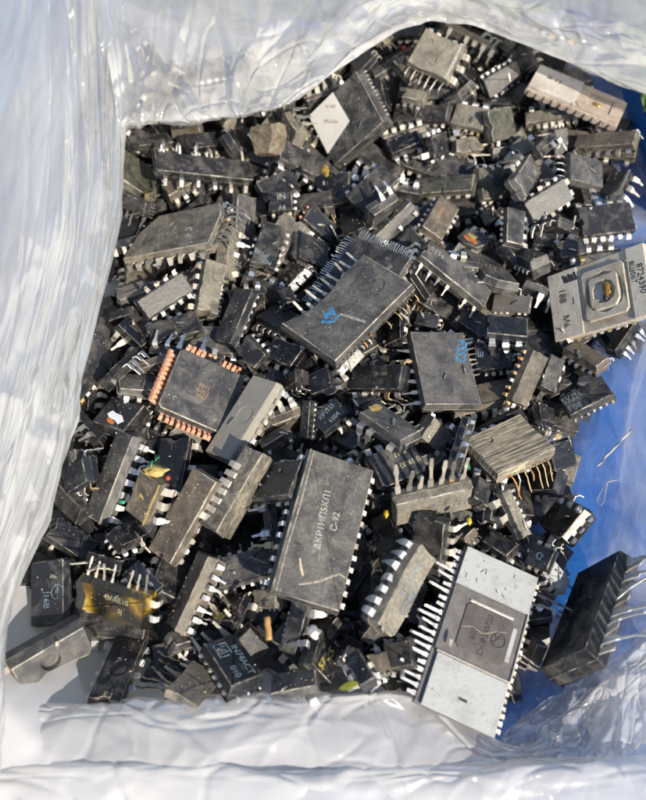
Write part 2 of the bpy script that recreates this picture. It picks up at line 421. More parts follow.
def circle_pts(x, y, r, n=20, a0=0, a1=2*math.pi):
    return [(x + r*math.cos(a0 + (a1-a0)*k/n), y + r*math.sin(a0 + (a1-a0)*k/n)) for k in range(n+1)]
def box_part(root, name, x, y, z, lx, ly, lz, mat, bev=.05, rng=random):
    bm = slab_bm([Vector(p) for p in ((-lx/2,-ly/2),(lx/2,-ly/2),(lx/2,ly/2),(-lx/2,ly/2))], lz, min(lz, lx, ly)*.06, min(lz, lx, ly)*bev, seam=min(.05, lz/MM*.05))
    o = bm_obj(name, bm, mat, root); o.location = (x, y, z); return o
def lump(name, loc, r, mat, seed=0, squash=(1, 1, 1), parent=None, amp=.3):
    bm = bmesh.new(); bmesh.ops.create_icosphere(bm, subdivisions=3, radius=1)
    for v in bm.verts:
        k = 1 + amp*noise.noise(v.co*1.7 + Vector((seed*3.1, seed, 0)))
        v.co = Vector((v.co.x*squash[0], v.co.y*squash[1], v.co.z*squash[2]))*k*r
    o = bm_obj(name, bm, mat, parent, True); o.location = loc; return o
def tube(name, pts, r, mat, parent=None, sides=6):
    vs, fs = [], []; P = [Vector(p) for p in pts]; n = len(P)
    for i, p in enumerate(P):
        t = (P[min(i+1, n-1)] - P[max(0, i-1)]).normalized(); a = t.orthogonal().normalized(); b = t.cross(a)
        rr = r[i] if isinstance(r, (list, tuple)) else r
        for k in range(sides):
            q = 2*math.pi*k/sides; vs.append(p + (a*math.cos(q) + b*math.sin(q))*rr)
    for i in range(n-1):
        for k in range(sides): fs.append((i*sides+k, i*sides+(k+1) % sides, (i+1)*sides+(k+1) % sides, (i+1)*sides+k))
    fs += [tuple(range(sides))[::-1], tuple((n-1)*sides+k for k in range(sides))]
    return mesh_obj(name, vs, fs, mat, parent, True)

# ------------------------------------------------------------------ the bed under the pile
def bed_z(x, y):
    """height of the bag floor (m): a shallow tray that climbs towards the rims"""
    x, y = x/MM, y/MM
    z = -15.0
    z += 6.0*max(0, (x-34)/30)**1.2 if y < 45 else 6.0*max(0, (x-48)/34)**1.2
    z += 8*max(0, (-x-34)/20)**1.1 + 9.5*max(0, (-y-36)/18)**1.1*(1 - .85*min(1, max(0, (x-8)/26)))
    return min(z, 4)*MM

# ------------------------------------------------------------------ pose from a traced face
def solve(pts, r, flip=False):
    """pts: the four face corners in photo pixels (p0->p1 = lettering direction). Returns, per metre of distance, face centre ray, axes and size."""
    c = (sum(p[0] for p in pts)/4, sum(p[1] for p in pts)/4)
    d0 = ray(*c)
    P = []
    for p in pts:
        d = ray(*p); P.append(d/d.dot(d0))
    u = ((P[1]-P[0]) + (P[2]-P[3]))/2; v = ((P[3]-P[0]) + (P[2]-P[1]))/2
    cc = u.dot(v); uu = u.length_squared; vv = v.length_squared
    B = uu - r*r*vv
    A = (-B + math.sqrt(B*B + 4*r*r*cc*cc))/2
    a = math.sqrt(max(0, A)); b = math.sqrt(max(0, (uu+A)/(r*r) - vv)) * (-1 if cc > 0 else 1)
    best = []
    for s in (1, -1):
        U = u + d0*a*s; V = v + d0*b*s
        n = U.cross(V).normalized()
        if n.dot(d0) > 0: n = -n
        best.append((n.z, U, V, n))
    best.sort(key=lambda q: -q[0])
    _, U, V, n = best[1 if flip else 0]
    X = U.normalized()
    return d0, X, n.cross(X).normalized(), n, U.length, V.length
BOX = []                                   # placed bodies: centre, axes(3x3 rows), half sizes
def collide(c, Ax, h, shrink):
    if not BOX: return False
    cs = np.array([b[0] for b in BOX]); dd = np.linalg.norm(cs - c, axis=1)
    rad = np.array([b[3] for b in BOX]); idx = np.nonzero(dd < rad + np.linalg.norm(h))[0]
    for i in idx:
        c2, A2, h2, _ = BOX[i]; h1 = h*shrink; h2 = h2*shrink
        axes = np.vstack([Ax, A2, np.cross(Ax[:, None, :], A2[None, :, :]).reshape(9, 3)])
        ln = np.linalg.norm(axes, axis=1); axes = axes[ln > 1e-6]
        d = np.abs(axes @ (c2 - c)); ra = np.abs(axes @ Ax.T) @ h1; rb = np.abs(axes @ A2.T) @ h2
        if np.all(d < ra + rb): return True
    return False
def register(c, Ax, h):
    BOX.append((c, Ax, h, float(np.linalg.norm(h))))

ZMIN = {0: -9, 1: -7, 2: -5, 3: -3.5, 4: -2, 5: -1, 6: 0}
def place(pts, r, lv, flip, Hmm, zoff=0, halo=1.0):
    d0, X, Y, n, Lp, Wp = solve(pts, r, flip)
    Ax = np.array([X, Y, n])
    t = (CAM.z - 0.020)/(-d0.z)
    lo = ZMIN[lv]*MM + zoff*MM
    step = .0006
    last = t
    while True:
        fc = CAM + d0*t; L, W = Lp*t, Wp*t
        H = Hmm*MM if Hmm else (3.3*MM if W < .0095 else 3.9*MM)
        c = fc - n*(H/2)
        if collide(np.array(c), Ax, np.array([L/2, W/2, H/2]), .80): break
        last = t
        if c.z < max(lo, bed_z(c.x, c.y) + 3.0*MM): break
        t += step
    t = last; fc = CAM + d0*t; L, W = Lp*t, Wp*t
    H = Hmm*MM if Hmm else (3.3*MM if W < .0095 else 3.9*MM)
    c = fc - n*(H/2)
    register(np.array(c), Ax, np.array([L/2*halo, W/2*halo, H/2]))
    M4 = Matrix((X, Y, n)).transposed().to_4x4(); M4.translation = c
    return M4, L, W, H

def make_root(name, M4, label, cat='microchip', group='loose microchips heaped in the bag'):
    e = bpy.data.objects.new(name, None); COL.objects.link(e); e.matrix_world = M4
    e.empty_display_size = .003
    return tag(e, label, cat, group)

LOG = []
def build_chip(M4, L, W, H, rng, label, mat='dark', pins=(), circ=(), txt=(), notch=None, shape=None, name='microchip', chip=.05, ribs=(), seam=.12, auto=True, group='loose microchips heaped in the bag'):
    root = make_root(name, M4, label, group=group)
    if shape:
        out = []
        for x, y in shape: out.append(Vector((x*L, y*W)))
    else:
        nt_ = (rng.random() < .45) if notch is None else notch
        out = rect_outline(L, W, chip*rng.choice([.6, 1, 1, 1.8]), rng, W*.11 if nt_ else 0, {'dusty': 1.3, 'brown': .9, 'grey': .4, 'dark': .4, 'scraped': 1}.get(mat, 0)*rng.choice([0, .6, 1, 1.3]))
    holes = [(x*L, y*W, q*W, dpt*MM, 20) for x, y, q, dpt in circ]
    slope = min(.09*H, .06*W); bev = min(.16*MM, .05*H)
    bm = slab_bm(out, H, slope, bev, holes, seam)
    for v in bm.verts:                              # knocks and uneven moulding
        v.co += Vector((rng.gauss(0, 1), rng.gauss(0, 1), 0 if v.co.z > H*.49 else rng.gauss(0, 1)))*.00004
    bm_obj('body', bm, mat, root)
    if name == 'microchip' and auto:
        have = {p[0] for p in pins}; pins = list(pins)
        for sd in ('+y', '-y') if L >= W else ('+x', '-x'):
            if sd not in have and rng.random() < .92:
                pins.append((sd, rng.choice(['stub','down','short','fat','down']), max(3, int(max(L, W)/MM/2.3)), {'metalmix': rng.choice(['tin','tin','cream','dull']), 'miss': .2, 'jit': 1.8}))
    for side, style, n, *kw in pins:
        add_pins(root, rng, L, W, 0 if style not in ('jlead', 'lay') else H/2, side, style, n, **(kw[0] if kw else {}))
    for s, x, y, size, rot, m in txt:
        add_text(root, s, x*L, y*W, size*W, math.radians(rot), m, H/2)
    for nm, pts, wd, m in ribs:
        ribbon(root, nm, [(x*L, y*W) for x, y in pts], wd*W, m, H/2)
    return root
HAND = []
def chip(reg, q, r, lv, label, H=None, flip=False, zoff=0, **kw):
    x0, y0, k = REG[reg]
    pts = [(x0 + q[i]*k, y0 + q[i+1]*k) for i in range(0, 8, 2)]
    HAND.append((lv, pts, r, label, H, flip, zoff, kw))

# ------------------------------------------------------------------ setting: lawn, blue sack, clear bag
def heights(ctrl, nu, nv):
    """smooth sheet through a grid of control points (Catmull-Rom both ways)"""
    def cr(p, t):
        n = len(p) - 1; s = min(max(t*n, 0), n - 1e-6); i = int(s); f = s - i
        a, b, c, d = p[max(i-1, 0)], p[i], p[i+1], p[min(i+2, n)]
        return .5*((2*b) + (c-a)*f + (2*a - 5*b + 4*c - d)*f*f + (3*b - a - 3*c + d)*f**3)
    G = []
    for j in range(nv+1):
        row = [cr(r, 0) for r in ctrl] if False else None
        G.append([None]*(nu+1))
    cols = [[cr(r, i/nu) for i in range(nu+1)] for r in ctrl]
    for i in range(nu+1):
        line = [c[i] for c in cols]
        for j in range(nv+1): G[j][i] = cr(line, j/nv)
    return G
def crease(p, f, seed, sharp=2.6):
    a = noise.noise(Vector((p.x*f[0], p.y*f[1], p.z*f[2])) + Vector((seed, seed*.7, -seed)))
    return (1 - min(1, abs(a)*sharp))**2
def ridge(p):
    d = noise.voronoi(p)[0]
    return min(.5, d[1] - d[0])
def crumple(q, seed, fine):
    """q: sheet position in mm (stretched along the folds); flat facets between sharp creases"""
    wq = q + Vector((noise.noise(q*.13 + Vector((seed, 0, 0))), noise.noise(q*.13 + Vector((0, seed, 9))), 0))*2.2
    h = ridge(wq*.085 + Vector((seed, 3, 1)))*2.4
    if fine: h += ridge(wq*.30 + Vector((5, seed, 2)))*.8*(.55 + max(0, noise.noise(q*.06 + Vector((seed, 8, 4))))*1.8)
    return h
def sheet(name, parent, ctrl, nu, nv, mat, f, amp, seed, along=(1, 1), crum=.6, fine=True, lines=.35):
    G = heights(ctrl, nu, nv); vs, fs = [], []
    lu = (G[nv//2][0] - G[nv//2][nu]).length/MM; lv = (G[0][nu//2] - G[nv][nu//2]).length/MM
    for j in range(nv+1):
        for i in range(nu+1):
            a = G[j][min(i+1, nu)] - G[j][max(i-1, 0)]; b = G[min(j+1, nv)][i] - G[max(j-1, 0)][i]
            n = a.cross(b); n = n.normalized() if n.length > 1e-12 else Vector((0, 0, 1))
            u, v = i/nu, j/nv
            d = noise.noise(Vector((u*f[0]*.6, v*f[1]*.6, seed)))*1.0 + noise.noise(Vector((u*f[0]*1.7+v*2, v*f[1]*1.5, seed+3)))*.35
            d = d*amp + crumple(Vector((u*lu*along[0], v*lv*along[1], 0)), seed, fine)*crum
            if lines:                                  # thin sharp fold lines
                wv_ = noise.noise(Vector((u*3, v*3, seed+1)))*.5
                d += lines*(crease(Vector((u*f[0]*2.3 + wv_, v*f[1]*.8, 0)), (1, 1, 1), seed+5, 9) + .7*crease(Vector((u*f[0]*1.1 + v*f[1]*1.3, v*f[1]*1.1 - u*f[0]*.5 + wv_, 0)), (1, 1, 1), seed+15, 10))
            vs.append(G[j][i] + n*(d*MM))
    for j in range(nv):
        for i in range(nu):
            q = j*(nu+1) + i; fs.append((q, q+1, q+nu+2, q+nu+1))
    return mesh_obj(name, vs, fs, mat, parent, True)

GZ = -70
gv, gf = [], []
gn = 40
for j in range(gn+1):
    for i in range(gn+1):
        x = (i/gn-.5); y = (j/gn-.5)
        X_ = math.copysign(abs(2*x)**3, x)*20; Y_ = math.copysign(abs(2*y)**3, y)*20
        gv.append((X_, Y_, GZ*MM - .004 + .006*noise.noise(Vector((X_*3, Y_*3, 0)))))
for j in range(gn):
    for i in range(gn):
        q = j*(gn+1)+i; gf.append((q, q+1, q+gn+2, q+gn+1))
tag(mesh_obj('ground', gv, gf, 'soil', None, True), None, None, None, 'structure')
def grass():
    vs, fs = [], []; rg = random.Random(3)
    for _ in range(9000):
        x = rg.uniform(.02, .34); y = rg.uniform(-.05, .42); h = rg.uniform(.02, .055); a = rg.uniform(0, 6.28); wd = rg.uniform(.0009, .002)
        dx, dy = math.cos(a)*wd, math.sin(a)*wd; lx, ly = rg.gauss(0, .016), rg.gauss(0, .016); b = len(vs); z = GZ*MM - .004
        vs += [(x-dx, y-dy, z), (x+dx, y+dy, z), (x+lx*.4-dx*.8, y+ly*.4-dy*.8, z+h*.6), (x+lx*.4+dx*.8, y+ly*.4+dy*.8, z+h*.6), (x+lx, y+ly, z+h)]
        fs += [(b, b+1, b+3, b+2), (b+2, b+3, b+4)]
    o = mesh_obj('grass', vs, fs, 'grass'); tag(o, 'blurred green grass beyond the blue sack at upper right', 'grass', None, 'stuff')
grass()

# blue sack: a sheet under everything that climbs to a rim on the right
sack = bpy.data.objects.new('blue_sack', None); COL.objects.link(sack); sack.location = (0, 0, -.02)
tag(sack, 'bright blue plastic sack under the clear bag at right', 'sack')
sack.location = (0, 0, 0)
vs, fs = [], []; nu, nv = 110, 110
for j in range(nv+1):
    for i in range(nu+1):
        x = -.02 + .15*i/nu; y = -.13 + .28*j/nv
        z = bed_z(x, y) - .0035
        # right rim: leaves the frame low, ends on the lawn side at the far right corner
        lim = .128 - .045*min(1, max(0, (y-.040)/.016))
        z += .0016*noise.noise(Vector((x*60, y*60, 1))) + .0014*crease(Vector((x*40, y*22, 0)), (1, 1, 1), 4)
        vs.append((min(x, lim), y, max(z, -.05)))
for j in range(nv):
    for i in range(nu):
        q = j*(nu+1)+i; fs.append((q, q+1, q+nu+2, q+nu+1))
mesh_obj('sack_panel', vs, fs, 'blue_plastic', sack, True)

bag = bpy.data.objects.new('plastic_bag', None); COL.objects.link(bag)
tag(bag, 'crumpled clear plastic bag lying open around the heap of chips', 'plastic bag')
def bed_sheet(name, x0, x1, y0, y1, up, mat, seed, amp, clip=None):
    vs, fs = [], []; nu, nv = 200, 260
    for j in range(nv+1):
        for i in range(nu+1):
            x = x0 + (x1-x0)*i/nu; y = y0 + (y1-y0)*j/nv
            if clip: x, y = clip(x, y)
            z = bed_z(x, y) + up*MM + amp*MM*(crumple(Vector((x/MM*.9, y/MM*.55, 0)), seed, True)*.6 + .6*noise.noise(Vector((x*70, y*70, seed))))
            vs.append((x, y, z))
    for j in range(nv):
        for i in range(nu):
            q = j*(nu+1)+i; fs.append((q, q+1, q+nu+2, q+nu+1))
    return mesh_obj(name, vs, fs, mat, bag, True)
bed_sheet('floor_film', -.16, .030, -.125, .14, -.6, 'film_milky', 2, 1.0)
bed_sheet('side_film', .030, .112, -.085, .12, .6, 'film_clear', 8, 1.6, lambda x, y: (min(x, .112 - .029*min(1, max(0, (y-.040)/.016))), y))

def P3(*rows): return [[at(*p) for p in r] for r in rows]
# left wall: outer edge leaves the frame high up, rolls over at the inner fold and tucks back under
left = P3([(-97,-60,25), (33,-60,23), (86,-60,18), (118,-60,11), (102,-60,3), (63,-60,-6)],
          [(-91,90,25), (39,90,23), (92,90,18), (124,90,11), (108,90,3), (69,90,-6)],
          [(-96,230,25), (34,230,23), (87,230,18), (119,230,11), (103,230,3), (64,230,-6)],
          [(-129,390,25), (1,390,23), (54,390,18), (86,390,11), (70,390,3), (31,390,-6)],
          [(-157,500,25), (-27,500,23), (26,500,18), (58,500,11), (42,500,3), (3,500,-6)],
          [(-199,620,25), (-69,620,23), (-16,620,18), (16,620,11), (0,620,3), (-39,620,-6)],
          [(-217,800,25), (-87,800,23), (-34,800,18), (-2,800,11), (-18,800,3), (-57,800,-6)])
sheet('left_wall', bag, left, 320, 300, 'film_left', (11, 1.3, 1), 1.6, 3, (1.7, .28), 1.0)
left2 = P3(*[[(-150, y, 14), (-20, y, 10), (70 - max(0, (y-250))*.22, y, 2), (85 - max(0, (y-250))*.24, y, -9)] for i, y in enumerate((-60, 150, 350, 500, 650, 800))])
sheet('left_wall', bag, left2, 90, 150, 'film_left', (8, 1.2, 1), 1.8, 11, (1.5, .3), 1.0, False)
# far wall folded down over the far edge of the heap
top = P3([(90,-70,26), (180,-70,27), (300,-70,27), (440,-70,26), (560,-70,26), (720,-70,25)],
         [(100,10,22), (190,10,23), (300,10,23), (430,-20,22), (560,10,21), (720,30,20)],
         [(112,90,16), (195,85,17), (285,75,18), (430,0,19), (560,40,16), (720,85,16)],
         [(118,128,11), (200,124,12), (290,106,14), (428,20,18), (560,62,13), (720,128,11)],
         [(112,112,3), (200,106,4), (290,90,6), (428,0,12), (560,46,4), (720,112,3)],
         [(100,60,-6), (190,50,-6), (290,40,-4), (428,-30,2), (560,10,-6), (720,60,-6)])
sheet('far_flap', bag, top, 400, 220, 'film_top', (7, 4, 1), 1.5, 21, (.8, 1.1), 1.0)
top2 = P3([(60,-90,30), (300,-90,32), (500,-90,32), (740,-90,30)], [(90,0,14), (300,-10,16), (500,-30,18), (740,10,16)], [(110,90,-2), (300,60,-2), (500,10,0), (740,60,-4)])
sheet('far_flap', bag, top2, 150, 80, 'film_top', (6, 3, 1), 2.0, 31, (.7, 1.1), 1.2, False)
# near wall: rolls over the near edge and comes up towards the viewer
near = P3([(-60,745,-7), (60,735,-7), (180,725,-7), (320,720,-7), (440,720,-8), (520,770,-9), (600,715,-9), (720,640,-8)],
          [(-60,708,-3), (70,702,-2), (180,697,-1), (320,692,-1), (425,690,-3), (515,742,-6), (600,680,-6), (720,600,-4)],
          [(-60,716,1), (70,710,3), (180,706,3.5), (320,702,3), (430,703,0), (520,752,-4.5), (610,700,-4), (720,640,-2)],
          [(-60,770,2), (70,772,4), (180,770,4), (320,768,3.5), (430,770,2), (520,780,-1), (610,770,-1), (720,755,0)],
          [(-60,880,-2), (70,880,-2), (180,880,-2), (320,880,-2), (430,880,-2), (520,880,-3), (610,880,-3), (720,880,-2)])
sheet('near_flap', bag, near, 360, 160, 'film_near', (5, 4, 1), 1.2, 41, (.55, 1.2), .8)
near2 = P3([(-60,760,-1), (100,756,0), (260,759,0), (420,760,-1), (560,756,-3), (720,748,-3)],
           [(-60,780,4), (100,777,5), (260,780,5), (420,781,4), (560,775,3), (720,768,2)],
           [(-60,900,0), (100,900,0), (260,900,0), (420,900,0), (560,900,0), (720,900,0)])
sheet('near_flap', bag, near2, 240, 70, 'film_near', (4, 2, 1), .8, 51, (.5, 1.2), .7)
crum = P3([(500,735,-8), (560,690,-8), (610,655,-7), (680,600,-6)], [(510,760,-5), (575,715,-4), (630,680,-3), (700,640,-3)], [(520,800,-1), (590,770,0), (650,740,0), (720,700,0)])
sheet('near_fold', bag, crum, 180, 120, 'film_white', (5, 4, 1), 1.4, 71, (1.2, 1.2), 1.2)
# right side: a loose clear pleat standing between the heap and the sack
rightf = P3([(640,330,-8), (625,440,-9), (612,540,-9), (590,640,-9), (560,720,-9)],
            [(652,330,-2), (640,440,-3), (630,540,-3), (608,655,-4), (580,735,-5)],
            [(668,330,3), (664,440,3), (652,540,3), (632,680,2), (600,750,0)],
            [(720,330,7), (720,440,7), (720,560,7), (700,700,6), (650,800,5)])
sheet('side_pleat', bag, rightf, 200, 120, 'film_clear', (5, 3, 1), 1.6, 61, (.7, 1.2), 1.0)

# ------------------------------------------------------------------ chips traced from the photograph (lower layers first)
TW = {'tilt': .0}
# -- upper left
chip('A', (100,100,300,85,310,130,150,150), 3.2, 0, 'narrow dark chip with pale pin stubs right against the upper left plastic edge', pins=[('-y','blob',6,{'metalmix':'cream'})])
chip('A', (340,95,450,80,500,150,360,155), 1.9, 0, 'shiny black chip peeking out just below the upper plastic flap', mat='gloss', pins=[('-y','stub',5)])
chip('A', (505,80,580,65,625,150,585,190), 1.5, 0, 'ribbed black chip tilted beneath the upper plastic flap beside a resin lump', mat='black')
chip('A', (85,290,95,135,235,260,230,360), 1.2, 1, 'greenish dark square chip tucked against the left plastic wall near the top', mat='green', H=3)
chip('A', (270,350,245,300,345,235,390,290), .62, 2, 'small black-topped chip with beige broken sides under the long dark chip', mat='brown', pins=[('+x','curl',4,{'metalmix':'cream'}), ('-y','stub',4,{'metalmix':'cream'})])
chip('A', (80,390,175,440,190,370,90,330), 2, 1, 'dark chip with streaky side and fine curled wires beside left plastic', mat='dark', pins=[('+x','curl',5,{'metalmix':'wire'}), ('-y','wave',4,{'metalmix':'wire'})])
chip('A', (240,245,630,290,640,205,210,160), 4.1, 3, 'long dark chip with crumpled white legs below the upper plastic flap', mat='dark', shape=[(-.5,-.4),(-.47,-.5),(.47,-.5),(.5,0),(.44,.5),(-.5,.5)],
     pins=[('+y','curl',6,{'metalmix':'tin','size':.8}), ('-y','hook',6,{'metalmix':'tin','size':.6})])
chip('A', (545,530,550,345,640,335,620,580), 2.2, 2, 'plain grey narrow chip with round mark right of the wire curls', mat='grey', circ=[(.2,.0,.16,.25)], pins=[('-y','blob',6)], notch=False)
chip('A', (60,610,455,530,490,370,190,430), 1.65, 4, 'wide grey-brown chip fragment with chalk figure 2 at upper left', mat='dusty', H=3.2, shape=[(-.5,-.5),(.5,-.5),(.5,.2),(.42,.5),(-.30,.5),(-.46,.1)],
     pins=[('-y','stub',8,{'metalmix':'cream','tilt':.6,'miss':0,'size':1.2}), ('+x','curl',7,{'metalmix':'wire','size':1.5})], txt=[('2',.20,-.12,.34,20,'chalk')], circ=[(-.05,.15,.06,.2)])
chip('B', (85,65,240,45,200,180,140,190), 1.2, 1, 'lump of cloudy brown resin hanging below the upper plastic flap', mat='resin', shape=[(-.5,.3),(-.3,-.5),(.3,-.5),(.5,.1),(.45,.5),(-.4,.5)], name='resin_lump', H=5)
chip('B', (240,95,400,190,380,260,250,210), 2.1, 0, 'rough dark brown chip showing two square white pins under the white-labelled package', mat='dark', pins=[('-y','fat',4,{'metalmix':'bright'})])
chip('B', (190,375,330,310,285,230,140,290), 1.7, 1, 'black chip with three pale pin ends behind the small IN chip', mat='black', pins=[('+y','blob',4,{'metalmix':'cream'})])
chip('B', (192,412,300,408,292,318,188,332), 1.25, 3, 'small square black chip printed with the letters IN', mat='navy', H=4, txt=[('IN',.05,.2,.42,3,'ink_grey'), ('A4',.05,-.32,.3,3,'ink_grey')], pins=[('+x','blob',3)])
chip('B', (330,440,470,560,510,500,380,375), 2.1, 2, 'smooth black chip with red and orange specks at its end', mat='navy', pins=[('-x','blob',3,{'metalmix':'copper'})], notch=False)
chip('B', (325,600,430,640,450,540,318,480), 1.15, 2, 'small square black chip edged with fine curled leads left of the centre', mat='black', H=2.2, circ=[(0,0,.1,.15)], pins=[('-x','fine',14,{'metalmix':'wire'}), ('-y','fine',16,{'metalmix':'wire'})])
chip('B', (125,620,170,430,285,480,215,640), 1.9, 2, 'dark chip with pale blue printed lettering below the small IN chip', mat='dark', txt=[('JFC55',-.24,.18,.24,78,'ink_blue'), ('M001',-.36,-.05,.22,78,'ink_blue')], pins=[('+y','blob',6), ('-y','stub',6)])
chip('H', (200,120,250,60,275,140,215,180), 1.3, 1, 'bluish-grey chip with a bent silver strip beside the beige edge-on chip', mat='navy', pins=[('-y','hook',3)])
# -- top centre and right
chip('C', (270,150,430,270,525,90,340,40), 1.15, 2, 'large dusty grey chip with bright ridge at the very top of the heap', mat='dusty', H=3.4, circ=[(-.25,.2,.07,.3)], pins=[('+x','fat',3,{'metalmix':'cream'}), ('-y','curl',6,{'metalmix':'cream'})], ribs=[('scar',[(.35,.5),(.38,.1),(.40,-.45)],.07,'chalk')])
chip('C', (120,200,235,135,250,165,140,235), 2.6, 1, 'small grey slab right beside the white-labelled package under plastic', mat='grey', pins=[('-y','stub',4)])
chip('C', (210,160,255,130,330,215,280,250), .55, 1, 'narrow black chip below a red speck near the top of the heap', mat='dark', pins=[('-y','blob',5)])
chip('C', (190,425,440,400,430,345,230,330), 3.2, 2, 'narrow dark chip with a row of bright solder blobs near the top', mat='dark', pins=[('-y','blob',7,{'metalmix':'cream'}), ('-x','fat',2,{'metalmix':'cream'})])
chip('C', (240,310,340,330,350,285,270,270), 1.7, 3, 'small dusty brown chip fragment below the large chip at the top', mat='dusty', pins=[('+y','blob',5,{'metalmix':'cream'})])
chip('C', (200,545,345,490,300,440,190,490), 2, 3, 'black chip with shiny sloping edge and two bright pins right of the labelled package', mat='gloss', H=3.6, pins=[('-y','fat',4,{'metalmix':'bright'})])
chip('C', (360,470,440,445,440,540,390,570), 1.1, 2, 'rounded black chip with hollow mark in the upper middle', mat='black', circ=[(0,-.1,.14,.3)], pins=[('-x','fat',2,{'metalmix':'cream'})])
chip('C', (440,410,570,455,610,345,470,335), 1.45, 3, 'dusty grey chip with yellowed pin row at upper right of centre', mat='dusty', pins=[('-y','stub',5,{'metalmix':'gold'})])
chip('C', (455,470,570,465,600,520,470,550), 1.9, 3, 'ragged chip with crushed beige shell in the upper middle', mat='dusty', pins=[('+x','hook',3,{'metalmix':'cream'}), ('-y','curl',4,{'metalmix':'cream'})], shape=[(-.5,-.3),(-.3,-.5),(.1,-.42),(.5,-.5),(.42,.1),(.5,.4),(.1,.5),(-.4,.42)])
chip('D', (0,80,140,120,120,150,-10,130), 3.6, 1, 'chip with a golden pin row right at the upper plastic edge', mat='dark', pins=[('+y','fat',7,{'metalmix':'gold'}), ('-y','stub',7,{'metalmix':'gold'})])
chip('D', (20,280,150,200,130,115,-20,200), 2, 3, 'black chip bristling with splayed silver legs at the top right', mat='black', pins=[('-y','flat',6,{'metalmix':'tin'}), ('+y','up',6,{'metalmix':'tin'})])
chip('D', (-20,300,110,300,100,270,-10,265), 3, 2, 'narrow bluish-black chip lying under the splayed silver legs', mat='navy')
chip('D', (150,390,385,340,370,295,160,325), 3.9, 4, 'narrow chip showing a row of white pins below the pinkish ceramic package', mat='dusty', pins=[('-y','fat',7,{'metalmix':'cream','size':1.1,'miss':0})])
chip('D', (20,450,140,440,95,295,15,330), 1.15, 3, 'greenish grey square chip left of the white pin row at upper right', mat='green', H=3, pins=[('+x','blob',5,{'metalmix':'cream'})])
chip('D', (335,475,600,470,605,395,370,420), 3.4, 3, 'dark brown slab of chip lying over the blue sack below ceramic package', mat='brown', pins=[('-y','stub',6,{'metalmix':'tin'})])
chip('D', (350,620,470,625,485,540,325,475), 1.35, 3, 'worn grey chip with silver scraps at its left near the right edge', mat='grey', pins=[('-x','curl',4,{'metalmix':'tin'}), ('+y','blob',4)])
chip('D', (270,400,340,390,330,520,280,530), .55, 2, 'upright chip tangled in crumpled silver leads below the white pin row', mat='dull' if False else 'dark', pins=[('+y','hook',4,{'metalmix':'cream'}), ('-x','curl',4,{'metalmix':'cream'})])
chip('F', (465,190,500,190,610,80,490,70), .62, 2, 'broken black chip with pale chipped rim near the grass', mat='black', shape=[(-.5,-.4),(.2,-.5),(.5,-.2),(.4,.5),(-.4,.4)], ribs=[('scar',[(.5,-.2),(.45,.2),(.4,.48)],.12,'chalk')])
chip('F', (-20,195,125,205,75,55,-20,75), 1.15, 3, 'dark green-tinged square chip left of the grey angled chip at upper right', mat='green', txt=[('C7',-.1,-.3,.2,5,'ink_grey')], pins=[('+x','blob',4,{'metalmix':'cream'})])
chip('F', (165,215,230,70,180,30,115,90), 2.2, 3, 'slim grey chip standing with chunky white pins on its left', mat='grey', pins=[('+y','fat',4,{'metalmix':'cream'})], txt=[('08',.25,-.2,.3,0,'ink_grey')])
chip('F', (380,200,180,300,165,215,300,105), 2, 3, 'grey chip with upside-down printed figures 0110 at the upper right', mat='grey', txt=[('0110',-.05,.10,.26,0,'ink_grey'), ('50A5',.15,-.22,.26,0,'ink_grey')], pins=[('-x','fat',2,{'metalmix':'tin'}), ('+y','stub',5)], notch=False)
chip('F', (85,375,75,215,170,250,160,385), 1.85, 4, 'grey tapering chip with a bead-like pin row down its left side', mat='grey', H=3, shape=[(-.5,-.35),(.5,-.5),(.5,.45),(-.5,.5)], pins=[('+y','blob',6,{'metalmix':'dull'})])
chip('F', (190,380,280,400,300,330,190,330), 1.4, 2, 'bluish chip below the upside-down 0110 chip', mat='navy', pins=[('+y','fat',3,{'metalmix':'bright'})])
chip('F', (105,425,180,450,250,420,190,390), 1.4, 3, 'blocky black chip seen end-on above the dirty white ceramic package', mat='black', H=4.5, pins=[('-y','stub',4)])
chip('F', (370,340,640,340,560,190,390,240), 1.9, 2, 'black chip with three tall white pins near the right edge', mat='black', pins=[('+y','fat',5,{'metalmix':'cream','size':1.1}), ('+x','blob',3,{'metalmix':'rust'})])
chip('F', (290,440,430,420,380,340,290,370), 1.5, 3, 'black chip with two silver pins right above the dirty white ceramic package', mat='black', pins=[('+x','fat',2,{'metalmix':'bright'})])
# -- upper middle
chip('E', (215,355,285,430,345,372,285,295), 1.25, 2, 'small plain black square chip right of the fine-leaded flat package', mat='black', H=3.5)
chip('E', (120,335,135,360,300,205,262,190), .28, 3, 'thin grey chip on edge between wide black chip and flat package', mat='grey', H=4)
chip('E', (295,175,530,170,550,85,300,115), 3.0, 3, 'dark greenish chip with flaking gold paint above the brown printed chip', mat='green', pins=[('-y','blob',6,{'metalmix':'cream'}), ('-x','curl',3,{'metalmix':'dull'})])
chip('E', (330,310,405,170,490,240,415,365), 1.9, 4, 'brownish chip with faded printed lettering in the upper middle', mat='brown', txt=[('JIC400U',.10,.12,.2,0,'ink_brown'), ('IKI',.15,-.15,.2,0,'ink_brown')], circ=[(-.38,.0,.09,.2)], pins=[('+y','blob',6,{'metalmix':'cream'}), ('-y','stub',6,{'metalmix':'cream'})])
chip('E', (560,260,620,220,645,270,590,310), 1.3, 2, 'crumpled black chip end right of the brown printed chip', mat='gloss', H=4)
